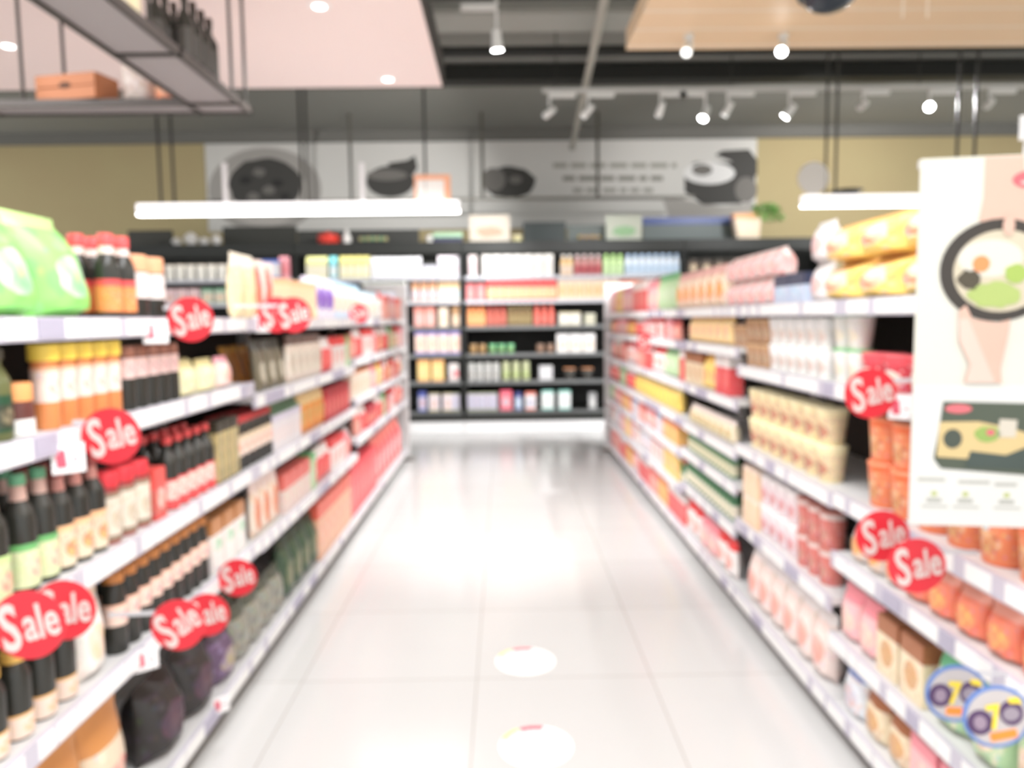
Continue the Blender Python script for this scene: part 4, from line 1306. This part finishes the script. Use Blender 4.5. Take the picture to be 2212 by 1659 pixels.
# ------------------------------------------------------------------ hanging linear lights
LY = 6.3
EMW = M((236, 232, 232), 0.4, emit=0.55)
ROD = M((46, 44, 38), 0.5)
for (xa, xb, yy, lab, rods) in ((298, 992, 448, 'long white linear light hanging over the left aisle shelves', ((341, 4), (370, 4), (648, 3), (661, 3), (917, 3))),
                                (1732, 2330, 433, 'long white linear light hanging behind the right shelves', ((1785, 3), (1807, 3), (2068, 4), (2106, 4)))):
    p0, p1 = at_y(xa, yy, LY), at_y(xb, yy, LY)
    z = (p0.z + p1.z) / 2 if xa < 500 else p0.z
    LTOP = z + 0.043
    LTOPL = LTOP if xa < 500 else LTOPL
    t = thing('linear_light', ((p0.x + p1.x) / 2, LY, z), lab, 'light')
    L = (p1.x - p0.x) / 2
    bm = bmesh.new(); bxx(bm, -L, L, -0.04, 0.04, -0.042, 0.042, bev=0.006); link('housing', bm, EMW, t)
    bm = bmesh.new(); bxx(bm, -L, L, -0.03, 0.03, -0.055, -0.042); link('diffuser', bm, M((255, 253, 250), 0.3, emit=5), t)
    for rx, w in rods:
        px = at_y(rx, 300, LY).x - (p0.x + p1.x) / 2
        bm = bmesh.new(); tube(bm, (px, 0, 0.042), (px, 0, 4.28 - z), 0.012 if w > 3 else 0.011, 8); link('drop_rod', bm, ROD, t)
# small uprights standing on the left light
for x in (487, 783):
    p = at_y(x, 400, LY)
    z = at_y(x, 436, LY).z
    zz = at_y(x, 352, LY).z
    o = box('light_bracket', (-0.018, 0.018, -0.015, 0.015, 0, zz - z), M((246, 242, 242), 0.4), loc=(p.x, LY, z))
    tag(o, f'short white upright standing on the linear light, {"first" if x < 500 else "second"} from the left', 'bracket')
# other drop rods from the ceiling, with a dark frame rail at the bottom (behind, in front of banner)
ry = 10.3
t = thing('hanging_rail', (0, ry, 0), 'thin dark rail hung on rods in front of the banner', 'rail')
zr = at_y(1000, 430, ry).z
x0, x1 = at_y(700, 430, ry).x, at_y(1500, 430, ry).x
bm = bmesh.new(); bxx(bm, x0, x1, -0.012, 0.012, zr - 0.015, zr + 0.015); link('rail', bm, M((120, 116, 104), 0.5), t)
for x in (758, 1042, 1291):
    px = at_y(x, 380, ry).x
    bm = bmesh.new(); tube(bm, (px, 0, zr), (px, 0, 4.28), 0.022, 8); link('drop_rod', bm, M((84, 80, 70), 0.5), t)
# white picture frames with orange corner on top of the light
p = at_y(935, 436, LY - 0.0)
t = thing('promo_frame', (p.x, LY, LTOPL), 'white card frame with orange corner standing on the linear light', 'sign')
wv = 0.15
box('card', (-wv, wv, -0.01, 0.0, 0, 0.21), M((248, 244, 238), 0.5), t)
bm = bmesh.new(); bxx(bm, -wv, wv, -0.018, -0.0105, 0.17, 0.21); bxx(bm, wv - 0.05, wv, -0.018, -0.0105, 0, 0.17); bxx(bm, -wv, -wv + 0.02, -0.018, -0.0105, 0, 0.17)
link('orange_border', bm, M((250, 180, 140), 0.5), t)

# ------------------------------------------------------------------ track lighting
TY = 7.2
ta, tb = at_y(1172, 203, TY), at_y(2330, 188, TY)
tz = (ta.z + tb.z) / 2
t = thing('track_rail', ((ta.x + tb.x) / 2, TY, tz), 'long white lighting track hung under the dark ceiling', 'light track')
L = (tb.x - ta.x) / 2
bm = bmesh.new(); bxx(bm, -L, L, -0.018, 0.018, 0, 0.035); link('rail', bm, M((200, 198, 192), 0.4), t)
for e in (-0.95, -0.3, 0.4, 0.95):
    bm = bmesh.new(); tube(bm, (e * L, 0, 0.035), (e * L, 0, 4.28 - tz), 0.006, 6); link('hanger', bm, ROD, t)
SPW = M((226, 224, 218), 0.4)
SPE = M((255, 255, 255), 0.3, emit=14)
SPG = M((255, 255, 252), 0.3, emit=1.2)


def spotlight(px, py, big, aim, lab, power, Y=TY, top=None, sg=1):
    hd = at_y(px, py, Y)
    topz = top if top is not None else tz
    t = thing('track_spotlight', (hd.x, Y, topz), lab, 'spotlight', 'white track spotlights' if top is None else None)
    r = 0.042 if big else 0.036
    dz = hd.z - topz
    bm = bmesh.new(); bxx(bm, min(0, sg * 0.24) - 0.01, max(0, sg * 0.24) + 0.01, -0.02, 0.02, -0.045, 0.0, bev=0.006); link('adapter', bm, SPW, t)
    bm = bmesh.new(); tube(bm, (0, 0, -0.045), (0, 0, dz + 0.05), 0.012, 8)
    if top is not None:
        tube(bm, (0, 0, 0), (0, 0, 4.28 - topz), 0.012, 8)
    link('arm', bm, SPW, t)
    d = (Vector(aim) - hd).normalized()
    c = Vector((0, 0, dz))
    bm = bmesh.new(); tube(bm, c - d * 0.07, c + d * 0.06, r * 0.75, 14, r2=r); link('head', bm, SPW, t, True)
    bm = bmesh.new(); tube(bm, c + d * 0.061, c + d * 0.066, r * 0.88, 14); link('lens', bm, SPE if big else SPG, t)
    if power:
        spot(hd + d * 0.075, aim, power, R(75))


wallt = lambda x: (x, BACKY, 2.6)
SPL = [(1187, 243, 0, (-2.5, BACKY, 2.4), 160), (1270, 240, 0, (-1.6, FY, 1.2), 110), (1427, 236, 0, (1.0, FY, 1.2), 110), (1523, 245, 1, (0.4, 6.0, 0.3), 150),
       (1572, 236, 0, (0.3, 8.9, 0.0), 150), (1705, 240, 1, (0.2, 8.5, 0.0), 150), (1864, 228, 0, (3.6, BACKY, 3.3), 120), (2008, 230, 2, (0.3, 0.8, 1.2), 120), (2137, 224, 0, (5.5, BACKY, 3.0), 140)]
for i, (px, py, big, aim, pw) in enumerate(SPL):
    lab = f'white track spotlight, {ORD[i]} from the left on the long track' + (', dazzling bright' if big == 2 else ', lit' if big else '')
    spotlight(px, py, big, aim, lab, pw, sg=-1 if px == 1523 else 1)
spotlight(1073, 88, 1, (0.2, 6.0, 0), 'single large lit spotlight hung high above the aisle centre', 170, Y=5.4, top=at_y(1070, 8, 5.4).z, sg=-1)
for i, (px, py, b_) in enumerate(((1488, 96, 0), (1692, 98, 1))):
    p = at_y(px, py, wr.y + 0.0 - 0.25)
    t = thing('ceiling_spotlight', (p.x, p.y, WOODZ), ('small unlit' if not b_ else 'lit white') + ' spotlight under the edge of the wooden ceiling', 'spotlight')
    bm = bmesh.new(); tube(bm, (0, 0, 0), (0, 0, -0.03), 0.03, 12); tube(bm, (0, 0, -0.03), (0, 0, -0.06), 0.008, 8); link('mount', bm, SPW, t)
    d = Vector((-0.4, -0.6, -0.7)).normalized()
    c = Vector((0, 0, -0.075))
    bm = bmesh.new(); tube(bm, c - d * 0.03, c + d * 0.06, 0.025, 14, r2=0.032); link('head', bm, SPW, t, True)
    bm = bmesh.new(); tube(bm, c + d * 0.061, c + d * 0.065, 0.028, 14); link('lens', bm, SPE if b_ else SPG, t)
# downlights in the pink ceiling
for i, (px, py) in enumerate(((690, 12), (838, 170), (18, 98))):
    p = at_z(px, py, PINKZ)
    t = thing('recessed_downlight', (p.x, p.y, PINKZ), ['recessed downlight in the pink ceiling, near its middle top', 'recessed downlight at the rear edge of the pink ceiling', 'recessed downlight in the pink ceiling behind the hanging rack rods'][i], 'downlight', 'downlights in the pink ceiling')
    bm = bmesh.new(); lathe(bm, [(0.062, -0.006), (0.066, -0.001)], 20); link('trim_ring', bm, M((246, 236, 232), 0.4), t)
    bm = bmesh.new(); lathe(bm, [(0.034, -0.009), (0.036, -0.0065)], 20); link('lamp', bm, M((255, 250, 248), 0.3, emit=2.5), t)
    spot(p + Vector((0, 0, -0.03)), (p.x + 0.1, p.y, 0), 60, R(120))
# dark dome under the wooden ceiling
p = at_z(1792, 2, WOODZ - 0.06)
t = thing('security_dome', (p.x, p.y, WOODZ), 'dark glossy dome camera under the wooden ceiling', 'camera')
bm = bmesh.new(); lathe(bm, [(0.16, -0.03), (0.165, 0.0)], 28); link('mount', bm, M((70, 72, 76), 0.4), t, True)
bm = bmesh.new(); lathe(bm, [(0.03, -0.115), (0.08, -0.1), (0.12, -0.072), (0.14, -0.03)], 28); link('dome', bm, M((44, 52, 62), 0.08), t, True)
for i, x in enumerate((1950, 2003)):
    p = at_z(x, 30, WOODZ - 0.12)
    bm = bmesh.new(); tube(bm, (0, 0, -0.14), (0, 0, 0), 0.006, 8)
    o = link('thin_hanger', bm, M((246, 232, 214), 0.4), loc=(p.x, p.y, WOODZ)); tag(o, f'{ORD[i]} of two thin cream hangers below the wooden ceiling', 'hanger', 'cream hangers below the wooden ceiling')

# ------------------------------------------------------------------ hanging rack (upper left)
RZH = 2.6
FRM = M((70, 64, 60), 0.4)
PAN = M((158, 150, 149), 0.5)
c_out = at_z(540, 247, RZH)   # far right corner
XO = c_out.x; YF = c_out.y
XI = at_z(110, 5, RZH).x
XI = XO - 0.26
YN = YF - 0.17
rack = thing('hanging_rack', (0, 0, RZH), 'dark metal display rack with grey panels hung from the pink ceiling', 'rack')


def bar(a, b, w=0.022):
    bm = bmesh.new()
    bxx(bm, min(a[0], b[0]) - w / 2, max(a[0], b[0]) + w / 2, min(a[1], b[1]) - w / 2, max(a[1], b[1]) + w / 2, -0.0, 0.035)
    link('frame_bar', bm, FRM, rack)


YS = 1.2
XW = -4.6
bar((XO, YS), (XO, YF)); bar((XI, YS), (XI, YN)); bar((XW, YF), (XO, YF)); bar((XW, YN), (XO, YN))
ycs = [YN - 0.7, YN - 1.6]
for y in ycs:
    bar((XI, y), (XO, y))
xcs = [XI, XI - 1.05, XI - 2.1]
for x in xcs:
    bar((x, YN), (x, YF))
ed = [YN] + ycs + [YS]
for a, b_ in zip(ed, ed[1:]):
    bm = bmesh.new(); bxx(bm, XI + 0.011, XO - 0.011, b_ + 0.011, a - 0.011, 0.012, 0.018); link('shelf_panel', bm, PAN, rack)
xs = [XO] + xcs + [XW]
for a, b_ in zip(xs, xs[1:]):
    bm = bmesh.new(); bxx(bm, b_ + 0.011, a - 0.011, YN + 0.011, YF - 0.011, 0.012, 0.018); link('shelf_panel', bm, PAN, rack)
for (x, y) in ((at_z(60, 235, RZH).x, YN), (at_z(104, 232, RZH).x, YF), (XO - 0.03, YN), (XO - 0.02, YF), (XO, YN - 0.95)):
    bm = bmesh.new(); tube(bm, (x, y, 0.03), (x, y, PINKZ - RZH), 0.009, 8); link('drop_rod', bm, ROD, rack)
# things on the rack
zt_ = RZH + 0.036
pc = at_y(170, 226, (YN + YF) / 2)
t = thing('wooden_crate', (pc.x, (YN + YF) / 2, RZH + 0.037), 'small orange-brown wooden crate with hand hole on the hanging rack', 'crate', None, (0, 0, R(-12)))
WD = M((190, 124, 84), 0.6); WDK = M((84, 50, 30), 0.7)
cw, cd, chh = 0.175, 0.08, 0.125
for sy in (-1, 1):
    bm = bmesh.new(); bxx(bm, -cw, cw, sy * cd - 0.006, sy * cd + 0.006, 0, chh * 0.48, bev=0.002); bxx(bm, -cw, cw, sy * cd - 0.006, sy * cd + 0.006, chh * 0.52, chh, bev=0.002); link('long_side', bm, WD, t)
for sx in (-1, 1):
    bm = bmesh.new(); bxx(bm, sx * cw - 0.006, sx * cw + 0.006, -cd + 0.007, cd - 0.007, 0, chh, bev=0.002); link('end_board', bm, WD, t)
bm = bmesh.new(); bxx(bm, -cw + 0.007, cw - 0.007, -cd + 0.007, cd - 0.007, 0.004, 0.01); link('bottom', bm, WDK, t)
plate('hand_hole', ell_pts(0.0, chh * 0.55, 0.035, 0.016, 16), -cd - 0.008, -cd - 0.0062, WDK, t)
kk = pouch(0.17, 0.12, 0.2, P((222, 210, 202), (226, 214, 206), (214, 190, 180), white, top=0.8, bot=0.0), seed=21)
px_ = at_y(300, 226, (YN + YF) / 2)
place(kk, 'paper_bag', 'bag', (px_.x, (YN + YF) / 2 + 0.02, zt_), R(10), 'white crumpled bag beside the crate on the hanging rack', 'bags on the hanging rack')
kk = pouch(0.17, 0.1, 0.16, P((236, 150, 110), (232, 190, 130), (226, 120, 90), (226, 196, 150), top=0.8, bot=0.0), seed=22)
px_ = at_y(372, 226, (YN + YF) / 2)
place(kk, 'snack_packet', 'bag', (px_.x, (YN + YF) / 2 - 0.01, zt_), R(-14), 'orange packet beside the white bag on the hanging rack', 'bags on the hanging rack')
xm = (XI + XO) / 2
wb = bottle(0.3, 0.037, M((40, 42, 36), 0.15), M((60, 48, 40), 0.4), M((70, 66, 60), 0.5), nr=0.36, sh=0.58)
for i, dy in enumerate((0.42, 0.52, 0.62, 0.72, 0.82, 0.92)):
    for j in (0, 1):
        if (i, j) in ((0, 0), (5, 0)):
            continue
        place(wb, 'wine_bottle', 'bottle', (XO - 0.05 - j * 0.085, YN + 0.02 - dy * 0.92 + 0.24, zt_), R(20 * i), f'dark wine bottle on the hanging rack, {ORD[i]} of its {"outer" if j == 0 else "inner"} row', 'wine bottles on the hanging rack')
kk = cup(0.26, 0.075, P((232, 216, 176), (236, 222, 190), (206, 190, 140), (240, 232, 206), top=0.9, bot=0.0), M((236, 220, 180), 0.5), 0.95)
place(kk, 'biscuit_tin', 'tin', (XO - 0.09, YN - 0.98, zt_), 0, 'tall cream tin near the front of the hanging rack', 'tins on the hanging rack')
kk = pouch(0.16, 0.1, 0.24, P((240, 190, 176), (244, 200, 186), (240, 160, 140), (246, 214, 200), top=0.8, bot=0.0), seed=23)
place(kk, 'snack_packet', 'bag', (XO - 0.1, YN - 1.17, zt_), R(30), 'salmon pink packet behind the cream tin on the hanging rack', 'bags on the hanging rack')

# ------------------------------------------------------------------ things on top of the fridges
ZT = fz(520) + 0.001
FT = FY + 0.2
TP = lambda x: at_y(x, 510, FT).x
WM = M((236, 232, 226), 0.5)
for i, (x, r, h_, m, lab) in enumerate(((386, 0.07, 0.1, WM, 'small white bowl on the fridge top, first of the white crockery'), (412, 0.1, 0.16, WM, 'tall white bowl on the fridge top'),
                                        (440, 0.08, 0.1, WM, 'low white bowl beside the tall one on the fridge top'), (462, 0.07, 0.13, WM, 'white rounded pot at the end of the crockery'))):
    t = thing('crockery_bowl', (TP(x) + (0.03 if x > 460 else -0.03 if x < 400 else 0), FT, ZT), lab, 'bowl', 'white crockery on the fridge top')
    bm = bmesh.new(); lathe(bm, [(r * 0.5, 0), (r * 0.55, h_ * 0.1), (r, h_ * 0.6), (r * 0.95, h_ * 0.65), (r * 0.5, h_)], 18); link('body', bm, m, t, True)
    bm = bmesh.new(); lathe(bm, [(r * 0.14, h_), (r * 0.16, h_ * 1.1)], 10); link('knob', bm, m, t, True)
t = thing('casserole_pot', (TP(709), FT, ZT), 'bright red lidded casserole on the fridge top', 'pot')
bm = bmesh.new(); lathe(bm, [(0.12, 0), (0.14, 0.03), (0.14, 0.1)], 22); link('body', bm, M((226, 60, 44), 0.3), t, True)
bm = bmesh.new(); lathe(bm, [(0.145, 0.1), (0.12, 0.13), (0.03, 0.145)], 22); link('lid', bm, M((226, 60, 44), 0.3), t, True)
bm = bmesh.new(); lathe(bm, [(0.02, 0.145), (0.026, 0.165)], 12); link('knob', bm, M((226, 60, 44), 0.3), t, True)
t = thing('vinegar_bottle', (TP(749), FT, ZT), 'white bottle beside the red casserole on the fridge top', 'bottle')
bm = bmesh.new(); lathe(bm, [(0.055, 0), (0.06, 0.08), (0.03, 0.15), (0.02, 0.16)], 14); link('body', bm, WM, t, True)
bm = bmesh.new(); lathe(bm, [(0.022, 0.16), (0.022, 0.19)], 10); link('cap', bm, WM, t, True)
for i, (x, w, h_, c, c2, lab) in enumerate(((805, 0.2, 0.09, (190, 180, 130), (130, 170, 130), 'yellow green tray of produce on the fridge top'), (968, 0.19, 0.13, (170, 206, 170), (60, 60, 90), 'pale green box on the fridge top'),
                                            (1058, 0.27, 0.36, (214, 202, 184), (206, 160, 134), 'large cream picture board on the fridge top'), (1117, 0.08, 0.09, (236, 226, 170), (236, 226, 190), 'small cream tub beside the cream board'),
                                            (1272, 0.16, 0.07, (226, 196, 110), (220, 190, 180), 'low yellow tray beside the pale green board'), (1347, 0.24, 0.34, (200, 204, 186), (150, 190, 140), 'pale board with green print on the fridge top'),
                                            (929, 0.06, 0.1, (240, 236, 228), (240, 236, 230), 'round white canister on the fridge top'))):
    name = ['produce_tray', 'food_box', 'picture_board', 'food_tub', 'produce_tray', 'picture_board', 'canister'][i]
    cat = ['tray', 'box', 'board', 'tub', 'tray', 'board', 'canister'][i]
    if name in ('food_tub', 'canister'):
        t = thing(name, (TP(x), FT, ZT), lab, cat)
        bm = bmesh.new(); lathe(bm, [(w * 0.7, 0), (w * 0.8, h_ * 0.8)], 16); link('body', bm, M(c, 0.5), t, True)
        bm = bmesh.new(); lathe(bm, [(w * 0.85, h_ * 0.8), (w * 0.8, h_)], 16); link('lid', bm, M(c2, 0.5), t, True)
    elif name == 'picture_board':
        t = thing(name, (TP(x), FT, ZT), lab, cat)
        box('board', (-w, w, -0.012, 0.012, 0, h_), M(c, 0.5), t, bev=0.003)
        plate('printed_picture', ell_pts(0, h_ * 0.38, w * 0.65, h_ * 0.2, 18, wob=0.12, seed=i), -0.016, -0.0125, M(c2, 0.5), t)
        box('stand', (-w * 0.6, w * 0.6, 0.0125, 0.09, 0, 0.02), BLK, t)
    elif name == 'produce_tray':
        t = thing(name, (TP(x), FT, ZT), lab, cat)
        bm = bmesh.new(); bxx(bm, -w, w, -0.1, 0.1, 0, 0.03, bev=0.006); link('tray', bm, BLK, t)
        bm = bmesh.new()
        rr_ = random.Random(i)
        for q_ in range(7):
            ellipsoid(bm, (-w * 0.8 + q_ * w * 0.27, rr_.uniform(-0.04, 0.04), 0.03 + h_ * 0.35), w * 0.17, 0.05, h_ * 0.38, 10, q_ % 2)
        link('produce', bm, [M(c, 0.5), M(c2, 0.5)], t, True)
    else:
        t = thing(name, (TP(x), FT, ZT), lab, cat)
        bm = bmesh.new(); bxx(bm, -w, w, -0.08, 0.08, 0, h_ * 0.5, bev=0.004); link('base', bm, M(c2, 0.5), t)
        bm = bmesh.new(); bxx(bm, -w * 1.02, w * 1.02, -0.085, 0.085, h_ * 0.5 + 0.001, h_, bev=0.004); link('lid', bm, M(c, 0.5), t)
# low dark panels and blue strip behind the fridge tops
for (xa, xb, yt, c, lab, nm) in ((1130, 1222, 480, (60, 70, 68), 'dark slate panel standing on the fridge top', 'sign_panel'),
                                 (1226, 1318, 486, (120, 128, 122), 'grey green panel behind the yellow tray', 'sign_panel'),
                                 (1388, 1590, 470, (110, 120, 118), 'wide grey panel with a blue top strip above the fridges', 'sign_panel'),
                                 (480, 640, 490, (58, 58, 52), 'wide charcoal panel on the fridge top', 'sign_panel'),
                                 (642, 905, 498, (62, 62, 58), 'charcoal panel behind the red casserole', 'sign_panel'),
                                 (275, 372, 498, (64, 62, 54), 'charcoal panel at the end of the fridge tops', 'sign_panel')):
    p0, p1 = at_y(xa, yt, FT + 0.3), at_y(xb, yt, FT + 0.3)
    t = thing(nm, ((p0.x + p1.x) / 2, FT + 0.3, ZT), lab, 'panel')
    L = (p1.x - p0.x) / 2
    hh = p0.z - ZT
    bm = bmesh.new(); bxx(bm, -L, L, 0, 0.03, 0, hh, bev=0.004); link('board', bm, M(c, 0.5), t)
    if 'blue' in lab:
        bm = bmesh.new(); bxx(bm, -L, L, -0.01, -0.0005, hh - 0.1, hh); link('blue_strip', bm, M((66, 86, 150), 0.4), t)
# plant in an orange pot
t = thing('potted_plant', (TP(1612), FT, ZT), 'bushy green plant in an orange and cream box on the fridge top', 'plant')
bm = bmesh.new()
v = [(-0.2, 0.34), (0.17, 0.34), (0.15, 0), (-0.14, 0)]
poly_plate(bm, v, -0.08, 0.08); link('planter', bm, P((250, 226, 196), (240, 176, 120), (250, 232, 206), cream, top=0.78, bot=0.0), t)
bm = bmesh.new()
rr_ = random.Random(9)
for q_ in range(160):
    a_, b_, r_ = rr_.uniform(0, 6.28), rr_.uniform(-0.2, 1.4), rr_.uniform(0.6, 1)
    c = Vector((0.25 + 0.24 * r_ * math.cos(a_) * math.cos(b_), -0.02 + 0.14 * r_ * math.sin(a_) * math.cos(b_), 0.28 + 0.2 * r_ * math.sin(b_)))
    d = Vector((rr_.uniform(-1, 1), rr_.uniform(-1, 1), rr_.uniform(-0.3, 1))).normalized() * 0.06
    e = d.cross(Vector((rr_.uniform(-1, 1), 0.3, 1))).normalized() * 0.02
    vs = [bm.verts.new(c - d), bm.verts.new(c + e), bm.verts.new(c + d), bm.verts.new(c - e)]
    f = bm.faces.new(vs); f.material_index = q_ % 2
lv = link('leaves', bm, [M((120, 176, 84), 0.5), M((176, 206, 140), 0.5)], t); lv['kind'] = 'stuff'
bm = bmesh.new()
for q_ in range(5):
    tube(bm, (0.02 + q_ * 0.02, 0, 0.2), (0.12 + q_ * 0.07, 0, 0.42), 0.006, 6)
link('stem', bm, M((96, 120, 60), 0.6), t)
# round white sign and dark tray on the right-hand light
p = at_y(1757, 402, LY)
t = thing('round_sign', (p.x, LY, LTOP), 'round pale sign standing on the linear light over the right shelves', 'sign')
bm = bmesh.new(); tube(bm, (0, -0.01, 0.142), (0, 0.01, 0.142), 0.13, 30); link('disc', bm, M((214, 210, 204), 0.5), t, True)
bm = bmesh.new(); bxx(bm, -0.05, 0.05, -0.02, 0.02, 0.0, 0.012); link('foot', bm, WM, t)
p = at_y(1828, 415, LY)
t = thing('serving_tray', (p.x, LY, LTOP), 'low dark tray on the linear light over the right shelves', 'tray')
bm = bmesh.new(); lathe(bm, [(0.08, 0), (0.13, 0.03), (0.135, 0.035)], 20); link('dish', bm, BLK, t, True)
